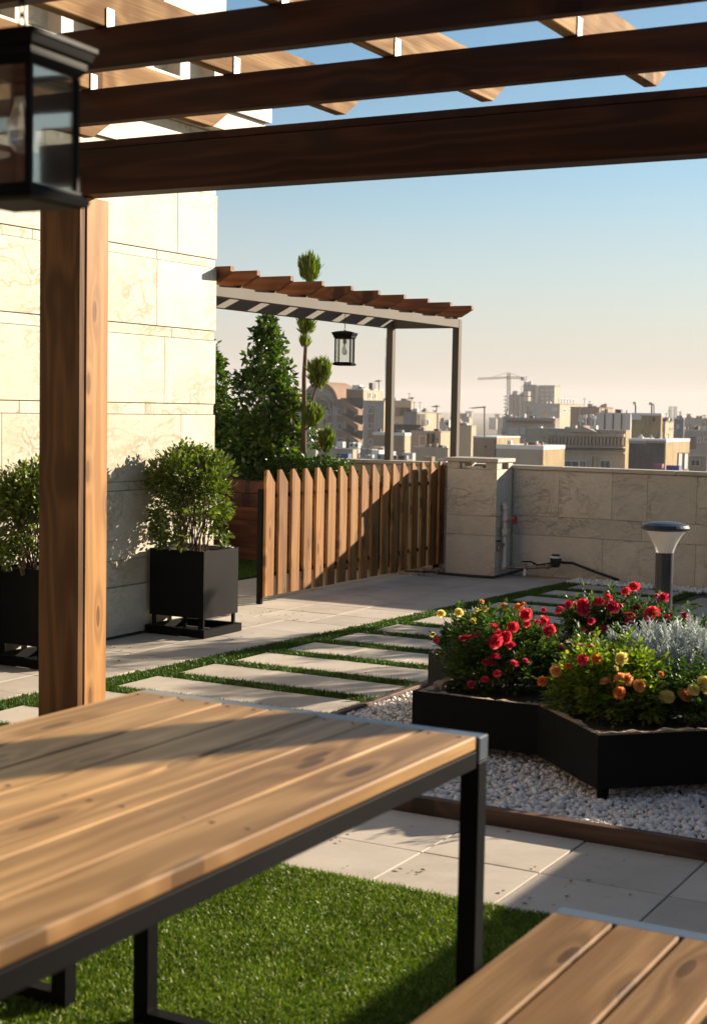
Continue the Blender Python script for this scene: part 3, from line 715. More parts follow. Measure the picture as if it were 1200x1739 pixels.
# ------------------------------------------------------------------ black box planters and shrubs
def box_planter(x0, x1, y0, y1, label):
    p = empty('box_planter', ((x0+x1)/2, (y0+y1)/2, 0), label, 'planter', 'square black planters along the stone building wall')
    t = .006; zb_, zt = .115, .513
    b = MB(); b.box((x0, y0, zb_), (x1, y0+t, zt)); b.box((x0, y1-t, zb_), (x1, y1, zt)); b.box((x0, y0+t, zb_), (x0+t, y1-t, zt)); b.box((x1-t, y0+t, zb_), (x1, y1-t, zt)); b.box((x0+t, y0+t, zb_), (x1-t, y1-t, zb_+t))
    b.build('box', BLACKBOX, p)
    # tray
    e = .018; b = MB(); b.box((x0-e, y0-e, .004), (x1+e, y0-e+.028, .052)); b.box((x0-e, y1+e-.028, .004), (x1+e, y1+e, .052)); b.box((x0-e, y0-e+.028, .004), (x0-e+.028, y1+e-.028, .052)); b.box((x1+e-.028, y0-e+.028, .004), (x1+e, y1+e-.028, .052))
    b.build('base_frame', BLACK, p)
    for u in (x0+.01, x1-.028):
        for v in (y0+.012, y1-.030): MB().box((u, v, .0525), (u+.018, v+.018, .1145)).build('leg', BLACK, p)
    for u in (x0+.13, x1-.15): MB().tube([(u, (y0+y1)/2, .004), (u, (y0+y1)/2, .1145)], .012, 8).build('castor', BLACK, p)
    MB().box((x0+t, y0+t, zt-.05), (x1-t, y1-t, zt-.018)).build('soil', SOIL, p)
    n = MB()
    for k in range(10):
        a = k/10; n.box((x0+.01+(x1-x0-.04)*a, y1-.045+random.uniform(-.01, .01), zt-.017), (x0+.03+(x1-x0-.04)*a+.02, y1-.01, zt+.002+random.uniform(0, .006)))
    n.build('liner_edge', plain('grey liner fabric', (.28, .27, .26), .9), p)
    return p
def shrub(cx, cy, rx, ry, z0, z1, label, n=5200):
    s = empty('shrub', (cx, cy, z0), label, 'shrub', 'bushy shrubs in black planters by the stone wall')
    mb = MB(); zc = (z0+z1)/2
    for k in range(46):
        a = random.uniform(0, 6.28); r = random.uniform(.02, .12); e = random.uniform(.3, 1.)
        b0 = (cx+r*math.cos(a), cy+r*math.sin(a), z0-.02)
        ex = cx+e*rx*.85*math.cos(a+random.uniform(-.4, .4)); ey = cy+e*ry*.85*math.sin(a+random.uniform(-.4, .4)); ez = z0+(z1-z0)*random.uniform(.5, .95)
        pts = branch(mb, b0, (ex, ey, ez), .0045 if k > 5 else .008, .0015, .012, 6, 4)
        for q in range(3):
            i = random.randint(2, 5); d = rng.normal(size=3)*.07; d[2] = abs(d[2]); branch(mb, pts[i], np.array(pts[i])+d, .0018, .0008, .004, 3, 3)
    mb.build('stems', BARK, s)
    cs = []; rs = []
    zz = z0+(z1-z0)*.36
    for k in range(95):
        u = rnd_unit(1)[0]; t = random.uniform(.45, .92)
        c = np.array([cx+u[0]*rx*t, cy+u[1]*ry*t, (z1+zz)/2+u[2]*(z1-zz)/2*t])
        cs.append(c); rs.append(random.uniform(.05, .095))
    for k in range(46):
        a = random.uniform(0, 6.28); cs.append(np.array([cx+rx*.8*math.cos(a), cy+ry*.8*math.sin(a), z0+(z1-z0)*random.uniform(.10, .42)])); rs.append(.058)
    pts, u = clump_points(cs, rs, n, .2)
    out = pts-np.array([cx, cy, zc]); out /= np.linalg.norm(out, axis=1, keepdims=True)
    leaf_obj('foliage', pts, out*.8+u*.4+np.array([0, 0, .25]), .034, LEAF_SHRUB, s, .66)
    # upright sprigs above the outline
    mbp = []; 
    for k in range(34):
        a = random.uniform(0, 6.28); r = math.sqrt(random.random())*.9; base = np.array([cx+rx*r*math.cos(a), cy+ry*r*math.sin(a), z1-.05-(r**2)*.10])
        d = np.array([math.cos(a)*.25*r, math.sin(a)*.25*r, 1.])*random.uniform(.04, .085)
        for q in range(7): mbp.append(base+d*q/6)
    mbp = np.array(mbp); leaf_obj('sprigs', mbp, rnd_unit(len(mbp))*.8+np.array([0, 0, .5]), .027, LEAF_SHRUB, s, .6)['kind'] = 'stuff'
    return s
box_planter(-5.365, -4.975, 7.19, 7.555, 'black steel box planter standing right of the timber post')
box_planter(-5.365, -5.075+.02, 5.87, 6.235, 'black steel box planter half hidden left of the timber post')
shrub(-5.165, 7.33, .21, .30, .50, 1.135, 'dense leafy green shrub in the black planter right of the timber post', 6200)
shrub(-5.19, 5.98, .17, .27, .50, 1.07, 'leafy green shrub in the planter at the left edge behind the post', 4800)

# ------------------------------------------------------------------ behind the fence
wpnt = empty('timber_planter', (-7.0, 11.2, 0), 'long raised planter clad in reddish brown horizontal boards behind the fence', 'planter')
MB().box((-9.0, 11.0, .0), (-5.9, 11.47, .70)).build('planter_box', BLACKBOX, wpnt)
for k in range(6):
    board('plank', (-9.0, 10.975, .02+.1175*k), (-5.9, 10.997, .02+.1175*k+.113), WOOD_BOX, wpnt, 'x')
MB().box((-8.98, 11.02, .702), (-5.92, 11.45, .735)).build('soil', SOIL, wpnt)
wp2 = empty('timber_planter', (-7.7, 9.0, 0), 'reddish timber planter glimpsed between the shrub and the picket fence', 'planter')
MB().box((-9.2, 9.6, 0), (-7.02, 10.4, .68)).build('planter_box', BLACKBOX, wp2)
for k in range(6):
    board('plank', (-9.2, 9.575, .02+.1125*k), (-7.0, 9.597, .02+.1125*k+.108), WOOD_BOX, wp2, 'x')
    board('plank', (-7.018, 9.602, .02+.1125*k), (-6.996, 10.4, .02+.1125*k+.108), WOOD_BOX, wp2, 'y')
MB().box((-9.18, 9.62, .682), (-7.04, 10.38, .71)).build('soil', SOIL, wp2)

def ficus(cx, cy, rad, z0, z1, label, n):
    s = empty('ficus_tree', (cx, cy, z0), label, 'tree', 'broad leaved conical ficus trees behind the fence')
    mb = MB()
    for k in range(30):
        a = random.uniform(0, 6.28); t = random.uniform(.25, 1.); r = rad*(1-t)*.85+.04
        branch(mb, (cx+.04*math.cos(a), cy+.04*math.sin(a), z0), (cx+r*math.cos(a), cy+r*math.sin(a), z0+(z1-z0)*t*.95), .012, .003, .03, 7, 5)
    mb.build('trunk', BARK, s)
    cs = []; rs = []
    for k in range(150):
        t = random.random()**1.25; a = random.uniform(0, 6.28)
        prof = min(1., (t+.14)/.30)*(1-t)**.62*1.12
        r = rad*prof*random.uniform(.5, 1.12)
        cs.append((cx+r*math.cos(a), cy+r*math.sin(a), z0+.10+(z1-z0-.16)*t)); rs.append(random.uniform(.07, .14)*(1-.45*t))
    pts, u = clump_points(cs, rs, n, .1)
    out = pts-np.array([cx, cy, 0])*1.; out[:, 2] = .15
    leaf_obj('foliage', pts, out*1.2+u*.5, .075, LEAF_FICUS, s, .62, .15)
    return s
q = ony(452, 780, 11.22)
ficus(float(q[0]), 11.22, .36, .74, float(ony(458, 537, 11.22)[2])+.02, 'tall conical dark green ficus tree left of the thin topiary conifer', 5600)
q = ony(352, 780, 11.22)
ficus(float(q[0]), 11.22, .26, .74, float(ony(365, 575, 11.22)[2]), 'dark ficus tree partly hidden by the corner of the stone building', 3600)

# pom-pom conifer
def tuft(c, rx, rz, n, s, name='foliage_tuft'):
    c = np.array(c); N = int(n*1.6)
    # upright sprays: base points inside ellipsoid, pointing up and out
    u = rnd_unit(N); r = rng.uniform(.25, 1, N)**.5
    sh = np.stack([.62+.38*(u[:, 2]*r+1)/2, .62+.38*(u[:, 2]*r+1)/2, np.ones(N)], 1); lump = 1+.22*np.sin(u[:, 0]*5+c[2]*9)*np.cos(u[:, 1]*4.3+c[0]*7)
    pts = c+u*(r*lump)[:, None]*np.array([rx, rx, rz])*.88*sh
    d = (pts-c)/np.array([rx, rx, rz])*.5+np.array([0, 0, 1.3])+rng.normal(size=(N, 3))*.25
    K = np.array([[0, 0, 0], [.30, .35, .0], [-.30, .35, .0], [.16, .75, .05], [-.16, .75, .05], [0, 1, 0]]); KF = np.array([[0, 1, 2], [1, 3, 2], [2, 3, 4], [3, 5, 4]])
    V, Fc = scatter(pts, d, rnd_unit(N), rng.uniform(.04, .10, N), .30, K, KF)
    return link(name, np_mesh(name, V, Fc), LEAF_CON, s)
YC = 11.22
def C_(px, py): p = ony(px, py, YC); return (float(p[0]), YC, float(p[2]))
cf = empty('topiary_conifer', C_(517, 790), 'thin topiary conifer with round tufts of foliage on bare branches', 'tree')
mb = MB(); tr = [C_(515, 790), C_(516, 740), C_(517, 690), C_(516, 640), C_(518, 590), C_(520, 540), C_(523, 480)]
mb.tube([(x+random.uniform(-.006, .006), y, z) for x, y, z in tr], [.028, .026, .022, .019, .016, .012, .008], 8)
mb.tube([C_(519, 700), C_(530, 680), C_(537, 655), C_(540, 640)], [.012, .010, .008, .006], 6)
mb.tube([C_(515, 752), C_(503, 745), C_(494, 730), C_(492, 705)], [.012, .011, .009, .006], 6)
mb.tube([C_(518, 730), C_(528, 722), C_(531, 712)], [.010, .008, .006], 6)
mb.build('trunk', BARK, cf, smooth=True)
for (px, py, rx, rz, n) in ((525, 462, .105, .125, 700), (519, 555, .085, .10, 420), (518, 585, .045, .05, 100), (543, 640, .12, .14, 800), (492, 692, .09, .13, 600), (531, 712, .10, .10, 480)):
    tuft(C_(px, py), rx, rz, n, cf)
s2 = empty('small_conifer', C_(553, 790), 'small round topped conifer seedling at the end of the hedge', 'shrub')
mb = MB(); mb.tube([C_(553, 792), C_(553, 750)], [.010, .005], 6); mb.build('trunk', BARK, s2)
tuft(C_(553, 754), .075, .11, 520, s2)
# hedge
hg = empty('low_hedge', (-6.6, 11.1, .72), 'low leafy green hedge spilling over the timber planter', 'hedge')
a = ony(425, 790, 11.08); b = ony(590, 790, 11.08)
cs = []; rs = []
for k in range(95):
    t = random.random(); x = float(a[0])*(1-t)+float(b[0])*t; cs.append((x, 11.10+random.uniform(-.12, .10), .87+random.uniform(-.12, .065)-.04*t)); rs.append(random.uniform(.05, .085))
pts, u = clump_points(cs, rs, 6500, .1); leaf_obj('foliage', pts, u+np.array([0, -.2, .5]), .036, LEAF_HEDGE, hg, .62)
mb = MB()
for k in range(30):
    x = random.uniform(float(a[0]), float(b[0])); branch(mb, (x, 11.12, .72), (x+random.uniform(-.08, .08), 11.1, .86), .004, .001, .01, 3, 4)
mb.build('stems', BARK, hg)

# ------------------------------------------------------------------ table
tb = empty('dining_table', (-1.55, 1.7, 0), 'long wooden plank dining table on a black steel frame', 'table')
tx0, tx1, ty1 = -1.955, -1.141, 2.61
pw = .1100; gp = .0055; n = 7; tot = n*pw+(n-1)*gp; xs0 = tx0+((tx1-tx0)-tot)/2
ty0 = .0
for k in range(n):
    x0 = xs0+k*(pw+gp)
    board('plank', (x0, ty0+.03, .724), (x0+pw, 2.568, .751+random.uniform(-.0008, .0008)), WOOD_TABLE, tb, 'y', .003)
MB().box((tx0, 2.572, .701), (tx1, 2.612, .748)).build('end_rail', GREYSTEEL, tb, bevel=.002)
MB().box((tx0, ty0-.012, .701), (tx1, ty0+.028, .748)).build('end_rail', GREYSTEEL, tb, bevel=.002)
for x0 in (tx0, tx1-.04): MB().box((x0+.0, ty0+.03, .689), (x0+.036, 2.570, .7225)).build('side_rail', BLACK, tb, bevel=.0015)
scr = MB()
for k in range(n):
    for y_ in (2.545, 1.815, .915):
        for dx in (.022, .086): scr.tube([(xs0+k*(pw+gp)+dx, y_, .7508), (xs0+k*(pw+gp)+dx, y_, .7522)], .0042, 8)
scr.build('screws', BRASS, tb)['kind'] = 'stuff'
for y0 in (.9, 1.8): MB().box((tx0+.042, y0, .68), (tx1-.042, y0+.03, .7225)).build('cross_rail', BLACK, tb)
def uframe(x0, x1, y0, h, parent, w=.039):
    MB().box((x0, y0, .0), (x0+w, y0+w, h)).build('leg', BLACK, parent, bevel=.0015)
    MB().box((x1-w, y0, .0), (x1, y0+w, h)).build('leg', BLACK, parent, bevel=.0015)
    MB().box((x0+w+.0005, y0+.0005, .001), (x1-w-.0005, y0+w-.0005, .04)).build('foot_bar', BLACK, parent, bevel=.0015)
uframe(tx0, tx1, 2.571, .6995, tb); uframe(tx0, tx1, .05, .6995, tb)
# sharpen: leg continues up to the tabletop frame
def bench(x0, y1, label, first):
    b = empty('bench', (x0+.2, y1-1.2, 0), label, 'bench', 'plank benches either side of the dining table')
    pw = .1145; g = .0085; y0 = y1-2.5
    for k in range(3): board('plank', (x0+k*(pw+g), y0+.03, .425), (x0+k*(pw+g)+pw, y1-.042, .451), WOOD_BENCH, b, 'y', .003)
    w = 3*pw+2*g
    MB().box((x0, y1-.04, .405), (x0+w, y1, .449)).build('end_rail', GREYSTEEL, b, bevel=.002)
    MB().box((x0, y0, .405), (x0+w, y0+.028, .449)).build('end_rail', GREYSTEEL, b, bevel=.002)
    for u in (x0+.008, x0+w-.048): MB().box((u, y0+.03, .38), (u+.04, y1-.041, .4235)).build('side_rail', BLACK, b)
    uframe(x0, x0+w, y1-.045, .4035, b, .04); uframe(x0, x0+w, y0+.05, .4035, b, .04)
    return b
bench(-.971, 2.58, 'wooden plank bench at the lower right corner beside the table', True)
bench(-2.135-.358, 2.60, 'wooden bench mostly hidden behind the table at lower left', False)

# ------------------------------------------------------------------ bollard lamp
bx, by = -2.415, 7.83
bo = empty('bollard_lamp', (bx, by, 0), 'dark grey bollard lamp with frosted cone shade and domed cap', 'lamp')
MB().lathe([(.048, 0), (.048, .62)], (bx, by, 0), 28).build('post', BOLL, bo); smooth_angle(bo.children[-1])
MB().lathe([(.047, .621), (.052, .64), (.066, .675), (.088, .715), (.112, .742)], (bx, by, 0), 32).build('shade', OPAL, bo); smooth_angle(bo.children[-1])
MB().lathe([(.118, .743), (.128, .750), (.129, .758), (.118, .772), (.085, .783), (.04, .789), (.002, .791)], (bx, by, 0), 32).build('cap', BOLL, bo); smooth_angle(bo.children[-1], 50)
MB().lathe([(.062, -.01), (.062, .012)], (bx, by, 0), 24).build('foot_plate', BOLL, bo)

# ------------------------------------------------------------------ star planter
scx, scy, A_ = -1.72, 6.17, .91; D_ = A_*math.sqrt(2)
def star(off=0.):
    a = A_-off; d = D_-off*math.sqrt(2); pts = []
    k = d-a
    for i in range(4):
        c, s_ = math.cos(i*PI/2), math.sin(i*PI/2)
        for (u, v) in ((d, 0), (a, k), (a, a), (k, a)): pts.append((scx+u*c-v*s_, scy+u*s_+v*c))
    return pts
ST = star(); SI = star(.006); z0s, z1s = .062, .252
sp = empty('star_planter', (scx, scy, 0), 'low black steel flower bed in the shape of an eight pointed star', 'planter')
nS = len(ST)
for i in range(nS):
    j = (i+1) % nS
    b = MB(); p0, p1, q0, q1 = ST[i], ST[j], SI[i], SI[j]
    b.add([(p0[0], p0[1], z0s), (p1[0], p1[1], z0s), (q1[0], q1[1], z0s), (q0[0], q0[1], z0s), (p0[0], p0[1], z1s), (p1[0], p1[1], z1s), (q1[0], q1[1], z1s), (q0[0], q0[1], z1s)],
          [(0, 3, 2, 1), (4, 5, 6, 7), (0, 1, 5, 4), (2, 3, 7, 6)])
    b.build('side_panel', BLACKBOX, sp)
MB().prism(star(.012), 'z', z0s+.004, z1s-.04).build('soil', SOIL, sp)
for i in (0, 4, 8, 12, 2, 6, 10, 14):
    p = ST[i]; cx = scx+(p[0]-scx)*.95; cy = scy+(p[1]-scy)*.95
    MB().box((cx-.016, cy-.016, .0), (cx+.016, cy+.016, z0s)).build('leg', BLACK, sp)
# rough stones inside the rim
SR = star(.012)
for i in range(nS):
    j = (i+1) % nS; a = Vector(SR[i]); b = Vector(SR[j]); L = (b-a).length; t = .0
    d = (b-a)/L; nrm = Vector((-d.y, d.x))
    if ((a+b)/2+nrm*.1-Vector((scx, scy))).length > ((a+b)/2-Vector((scx, scy))).length: nrm = -nrm
    while t < L-.02:
        l = min(random.uniform(.11, .20), L-t); p = a+d*(t+.002); q_ = a+d*(t+l-.003); n_ = 5
        w0 = [random.uniform(.022, .042) for _ in range(n_+1)]; top = z1s+random.uniform(-.004, .010)
        v = []; 
        for k in range(n_+1):
            c = p+(q_-p)*k/n_; e = c+nrm*w0[k]; zt1 = top+random.uniform(-.004, .004)
            v += [(c.x, c.y, z1s-.05), (c.x, c.y, zt1), (e.x, e.y, zt1-random.uniform(0, .006)), (e.x, e.y, z1s-.05)]
        f = []
        for k in range(n_):
            for m_ in range(4): f.append((k*4+m_, k*4+(m_+1) % 4, (k+1)*4+(m_+1) % 4, (k+1)*4+m_))
        f += [(0, 1, 2, 3), (n_*4+3, n_*4+2, n_*4+1, n_*4)]
        MB().add(v, f).build('rim_stone', BROKEN, sp); t += l
# round lid of a ground light in the bed
g = onz(1165, 1170, .30)
gl_ = empty('garden_light', (float(g[0]), float(g[1]), .21), 'flat grey disc light among the yellow roses at the right edge', 'lamp')
MB().lathe([(.03, 0), (.03, .085)], (float(g[0]), float(g[1]), .21), 16).build('stem', BOLL, gl_)
MB().lathe([(.10, .086), (.105, .092), (.10, .100), (.02, .104)], (float(g[0]), float(g[1]), .21), 24).build('disc', BOLL, gl_)

# flowers
def rose_mesh(name, mat, R0=.0235, full=1.):
    V = []; Fc = []
    def pet(r_in, r_out, z_in, z_out, a, w, curl):
        b = len(V); c, s_ = math.cos(a), math.sin(a)
        def P(r, t, z): return (r*c-t*s_, r*s_+t*c, z)
        k1, k2 = random.uniform(-.18, .18)*R0, random.uniform(-.18, .18)*R0
        V.extend([P(r_in, -w*.35, z_in), P(r_in, w*.35, z_in), P((r_in+r_out)/2, w*.62, (z_in+z_out)/2+.001), P((r_in+r_out)/2, -w*.62, (z_in+z_out)/2+.001), P(r_out, w*.46, z_out-curl+k1), P(r_out, -w*.46, z_out-curl+k2), P(r_out*1.10, 0, z_out-curl*.7-k1)])
        Fc.extend([(b, b+1, b+2), (b, b+2, b+3), (b+3, b+2, b+4), (b+3, b+4, b+5), (b+5, b+4, b+6)])
    for ring, (ri, ro, zi, zo, k, w, cu) in enumerate(((.15, 1.05, -.30, .05, 6, 1.0, .15), (.12, .88, -.2, .35, 6, .85, .10), (.10, .66, -.1, .52, 6, .7, .02), (.06, .45, 0, .62, 5, .55, 0.), (.02, .24, 0, .66, 4, .4, 0))):
        for i in range(k): pet(ri*R0, ro*R0*random.uniform(.93, 1.07), zi*R0, zo*R0, 2*PI*i/k+ring*.5+random.uniform(-.1, .1), w*R0, cu*R0)
    return np_mesh(name, V, Fc)
RM = {k: [rose_mesh('flower', None) for _ in range(3)] for k in ('r', 'c', 'o', 'p', 'y')}
for k, m_ in zip(('r', 'c', 'o', 'p', 'y'), (P_RED, P_CRIM, P_ORANGE, P_PEACH, P_CREAM)):
    for me in RM[k]: me.materials.append(m_)
def q1(x, y): return (x/2.308+680, y/2.308+980)
def rose_bush(name, cx, cy, rx, ry, h, label, leaf, flowers, n=2600, group='rose bushes in the star shaped flower bed', zb=.215, size=.027):
    b = empty(name, (cx, cy, zb), label, 'rose bush', group)
    h += .03
    mb = MB()
    for k in range(30):
        a = random.uniform(0, 6.28); e = math.sqrt(random.random())
        branch(mb, (cx+.03*math.cos(a), cy+.03*math.sin(a), zb-.02), (cx+e*rx*math.cos(a), cy+e*ry*math.sin(a), zb+h*random.uniform(.5, .95)*(1-.25*e)), .0035, .0012, .012, 5, 4)
    cs = []; rs = []
    for k in range(60):
        a = random.uniform(0, 6.28); e = math.sqrt(random.random()); cs.append((cx+e*rx*.86*math.cos(a), cy+e*ry*.86*math.sin(a), zb+.04+(h-.07)*random.uniform(.05, 1)*(1-.35*e*e))); rs.append(random.uniform(.025, .06))
    pts, u = clump_points(cs, rs, n, .1)
    ex_ = []
    for k in range(22):
        a = random.uniform(0, 6.28); e = random.uniform(.3, 1.); p0_ = np.array([cx+e*rx*.8*math.cos(a), cy+e*ry*.8*math.sin(a), zb+h*(1-.35*e*e)-.04]); d_ = np.array([math.cos(a)*.5*e, math.sin(a)*.5*e, 1.])*random.uniform(.05, .11)
        ex_ += [p0_+d_*q_/5+rng.normal(size=3)*.004 for q_ in range(6)]; branch(mb, p0_-d_*.3, p0_+d_, .0018, .0009, .003, 3, 3)
    perm = rng.permutation(len(pts)); pts = np.concatenate([np.array(ex_), pts[perm]]); u = np.concatenate([rnd_unit(len(ex_)), u[perm]])
    out = pts-np.array([cx, cy, zb])
    # compound leaves: groups of leaflets
    N = len(pts)//4; P0 = pts[:N]; d0 = out[:N]*1.0+u[:N]*.35+rnd_unit(N)*.25; d0 /= np.linalg.norm(d0, axis=1, keepdims=True); side = np.cross(d0, np.array([0, 0, 1.])+rnd_unit(N)*.4); side /= np.linalg.norm(side, axis=1, keepdims=True)
    Pp = []; Dd = []
    for (al, sd) in ((1., 0), (.72, 1), (.72, -1), (.3, 1), (.3, -1)):
        Pp.append(P0+d0*al*.035); Dd.append(d0*(.9 if sd == 0 else .55)+side*sd*.8)
    Pp = np.concatenate(Pp); Dd = np.concatenate(Dd)
    V, Fc = scatter(Pp, Dd+rnd_unit(len(Pp))*.15, rnd_unit(len(Pp))*.5+np.array([0, 0, 1.]), size*rng.uniform(.7, 1.2, len(Pp)), .72)
    link('foliage', np_mesh('foliage', V, Fc), leaf, b)
    sn = MB()
    for (x, y, kind, s_, Yd) in flowers:
        px, py = q1(x, y); dr = ray(px, py); dr = dr/np.linalg.norm(dr); rel = Pp-EYE; tt = rel@dr; perp = np.linalg.norm(rel-tt[:, None]*dr, axis=1)
        near = tt[perp < .028]; t0 = float((ony(px, py, Yd)-EYE)@dr); p = EYE+dr*(min(np.percentile(near, 3)-.02, t0) if len(near) > 12 else t0)
        o = bpy.data.objects.new('flower', random.choice(RM[kind])); COL.objects.link(o)
        nrm = Vector((random.uniform(-.45, .75), -.55+random.uniform(-.5, .6), .7+random.uniform(-.45, .3)))
        o.rotation_mode = 'QUATERNION'; o.rotation_quaternion = nrm.to_track_quat('Z', 'Y'); o.location = p; s_ *= random.uniform(.8, 1.18); o.scale = (s_, s_*random.uniform(.85, 1.1), s_*random.uniform(.8, 1.25))
        o.parent = b; o.matrix_parent_inverse = pmw(b).inverted()
        base = np.array([cx+(p[0]-cx)*.45, cy+(p[1]-cy)*.45, zb+.05]); branch(sn, base, p-np.array(nrm)*.012, .0022, .0014, .006, 4, 4)
    if sn.v: mb.add(sn.v, sn.f)
    mb.build('stems', STEM, b)
    return b
c_ = 5.62
FL = [(380, 222, 'r', 1.1, 5.7), (408, 238, 'r', 1.15, 5.6), (370, 252, 'r', 1.2, 5.55), (440, 195, 'r', 1.0, 5.8), (365, 192, 'r', .9, 5.8), (490, 147, 'r', 1.0, 6.0), (495, 185, 'r', .85, 5.9), (583, 208, 'r', 1.1, 5.8), (562, 173, 'r', 1.0, 5.95), (535, 180, 'c', .9, 6.),
      (370, 313, 'c', .95, 5.5), (445, 338, 'r', 1.0, 5.45), (490, 328, 'c', .75, 5.5), (335, 333, 'c', .75, 5.5), (378, 378, 'r', .85, 5.4), (330, 402, 'r', .85, 5.38), (432, 268, 'c', .8, 5.6), (352, 338, 'c', .7, 5.5), (262, 238, 'r', .8, 5.7), (240, 240, 'c', .6, 5.75), (140, 248, 'r', .6, 5.8), (275, 420, 'c', .6, 5.4), (300, 225, 'c', .6, 5.8)]
rose_bush('rose_bush', -2.43, 5.68, .25, .22, .24, 'red rose bush at the front left of the star bed', LEAF_ROSE, FL, 5200)
FL = [(590, 275, 'c', .85, 6.0), (625, 278, 'c', .9, 6.0), (650, 302, 'c', .95, 5.9), (602, 272, 'c', .8, 6.0), (710, 280, 'c', .8, 6.1), (745, 282, 'c', .75, 6.1), (575, 288, 'c', .8, 5.9), (690, 268, 'c', .7, 6.1), (790, 355, 'c', .6, 5.9)]
rose_bush('rose_bush', -2.12, 5.95, .20, .20, .14, 'low crimson rose bush in the middle between red and yellow roses', LEAF_ROSE, FL, 2600)
FL = [(158, 143, 'y', 1.0, 6.2), (330, 123, 'y', .9, 6.3), (228, 138, 'y', .9, 6.25), (405, 115, 'o', .85, 6.3), (460, 120, 'p', 1.1, 6.2), (318, 96, 'p', .5, 6.4), (285, 173, 'y', .7, 6.2), (298, 132, 'y', .6, 6.2), (478, 108, 'o', .7, 6.2), (125, 225, 'y', .5, 6.2)]
rose_bush('rose_bush', -2.68, 6.12, .24, .20, .20, 'pale yellow and peach rose bush at the left back of the star bed', LEAF_ROSE, FL, 5600)
FL = [(622, 130, 'c', 1.2, 6.9), (660, 108, 'c', 1.15, 7.0), (712, 105, 'r', 1.2, 6.95), (715, 128, 'c', 1.15, 6.9), (775, 98, 'r', 1.05, 7.0), (812, 78, 'r', 1.0, 7.1), (830, 115, 'c', 1.2, 6.9), (855, 116, 'r', 1.2, 6.9), (745, 172, 'c', 1., 6.8), (716, 222, 'c', 1.15, 6.6), (762, 232, 'c', 1., 6.6), (795, 205, 'c', 1.1, 6.7),
      (900, 155, 'r', 1.15, 6.8), (985, 140, 'r', 1.3, 6.8), (965, 152, 'r', 1., 6.75), (925, 127, 'c', .95, 6.9), (1043, 157, 'c', .85, 6.8), (1028, 80, 'c', 1., 7.0), (915, 37, 'r', 1.05, 7.1), (880, 57, 'r', .9, 7.1), (1112, 150, 'c', .9, 6.8), (1090, 212, 'c', .85, 6.6), (1107, 247, 'c', .9, 6.5), (730, 150, 'c', .95, 6.85), (970, 175, 'c', .8, 6.75), (560, 128, 'c', .5, 7.), (1000, 72, 'c', .5, 7.), (895, 172, 'c', .8, 6.8)]
rose_bush('rose_bush', -2.36, 6.80, .25, .22, .22, 'deep pink red rose bush at the back of the bed before the bollard', LEAF_ROSE, FL[:13], 6200)
rose_bush('rose_bush', -2.02, 6.70, .20, .20, .21, 'crimson rose bush behind the silver leaved plant at the right', LEAF_ROSE, FL[13:], 5000)
FL = [(765, 320, 'o', .8, 5.6), (712, 322, 'r', .9, 5.6), (865, 318, 'y', 1.0, 5.55), (608, 367, 'p', 1.05, 5.45), (555, 407, 'o', .95, 5.35), (800, 408, 'p', .95, 5.35), (856, 400, 'p', 1.15, 5.3), (882, 400, 'p', 1.0, 5.3), (935, 425, 'p', 1.1, 5.25), (856, 452, 'o', 1.0, 5.2), (843, 358, 'y', .5, 5.45), (655, 350, 'o', .7, 5.5), (712, 338, 'o', .6, 5.55)]
rose_bush('rose_bush', -1.86, 5.38, .23, .20, .21, 'sunlit bright green rose bush with orange and peach flowers at the front tip', LEAF_YROSE, FL, 6400)
FL = [(1042, 468, 'y', 1.15, 5.3), (1147, 440, 'y', 1., 5.35), (1112, 462, 'p', 1., 5.35), (1188, 410, 'y', 1., 5.5), (1020, 380, 'o', .6, 5.5), (1195, 440, 'y', .7, 5.5)]
rose_bush('rose_bush', -1.52, 5.48, .22, .18, .16, 'dark leaved rose bush with cream flowers at the right edge of the bed', LEAF_ROSE, FL, 4200)
# out of frame continuation of the bed
rose_bush('rose_bush', -.85, 6.3, .26, .3, .36, 'red rose bush on the far right of the star bed beyond the silver plant', LEAF_ROSE, [], 2600)
# silver plant
sv = empty('silver_plant', (-1.78, 6.10, .21), 'silver grey feathery leaved plant behind the yellow roses', 'plant')
cs = []; 
Pp = []; Dd = []; Ss = []
for k in range(820):
    a = random.uniform(0, 6.28); e = math.sqrt(random.random()); base = np.array([-1.76+e*.33*math.cos(a), 6.12+e*.27*math.sin(a), .24+.19*random.random()*(1-.4*e)])
    d = np.array([math.cos(a)*e*.6, math.sin(a)*e*.6, .9])+rng.normal(size=3)*.25; d /= np.linalg.norm(d); L = random.uniform(.07, .13)
    s_ = np.cross(d, rnd_unit(1)[0]); s_ /= np.linalg.norm(s_); s2_ = np.cross(d, s_)
    for q in range(7):
        t = q/6; p = base+d*L*t
        for sd in (-1, 1): Pp.append(p); Dd.append(d*.7+s_*sd*.75+s2_*random.uniform(-.3, .3)); Ss.append(.028*(1.1-.5*abs(t-.5)))
    for q in range(3): Pp.append(base+d*L*q/3); Dd.append(d); Ss.append(L*.40)
V, Fc = scatter(np.array(Pp), np.array(Dd), rnd_unit(len(Pp))+np.array([0, -.3, .6]), np.array(Ss), .34)
link('foliage', np_mesh('foliage', V, Fc), LEAF_SILVER, sv)

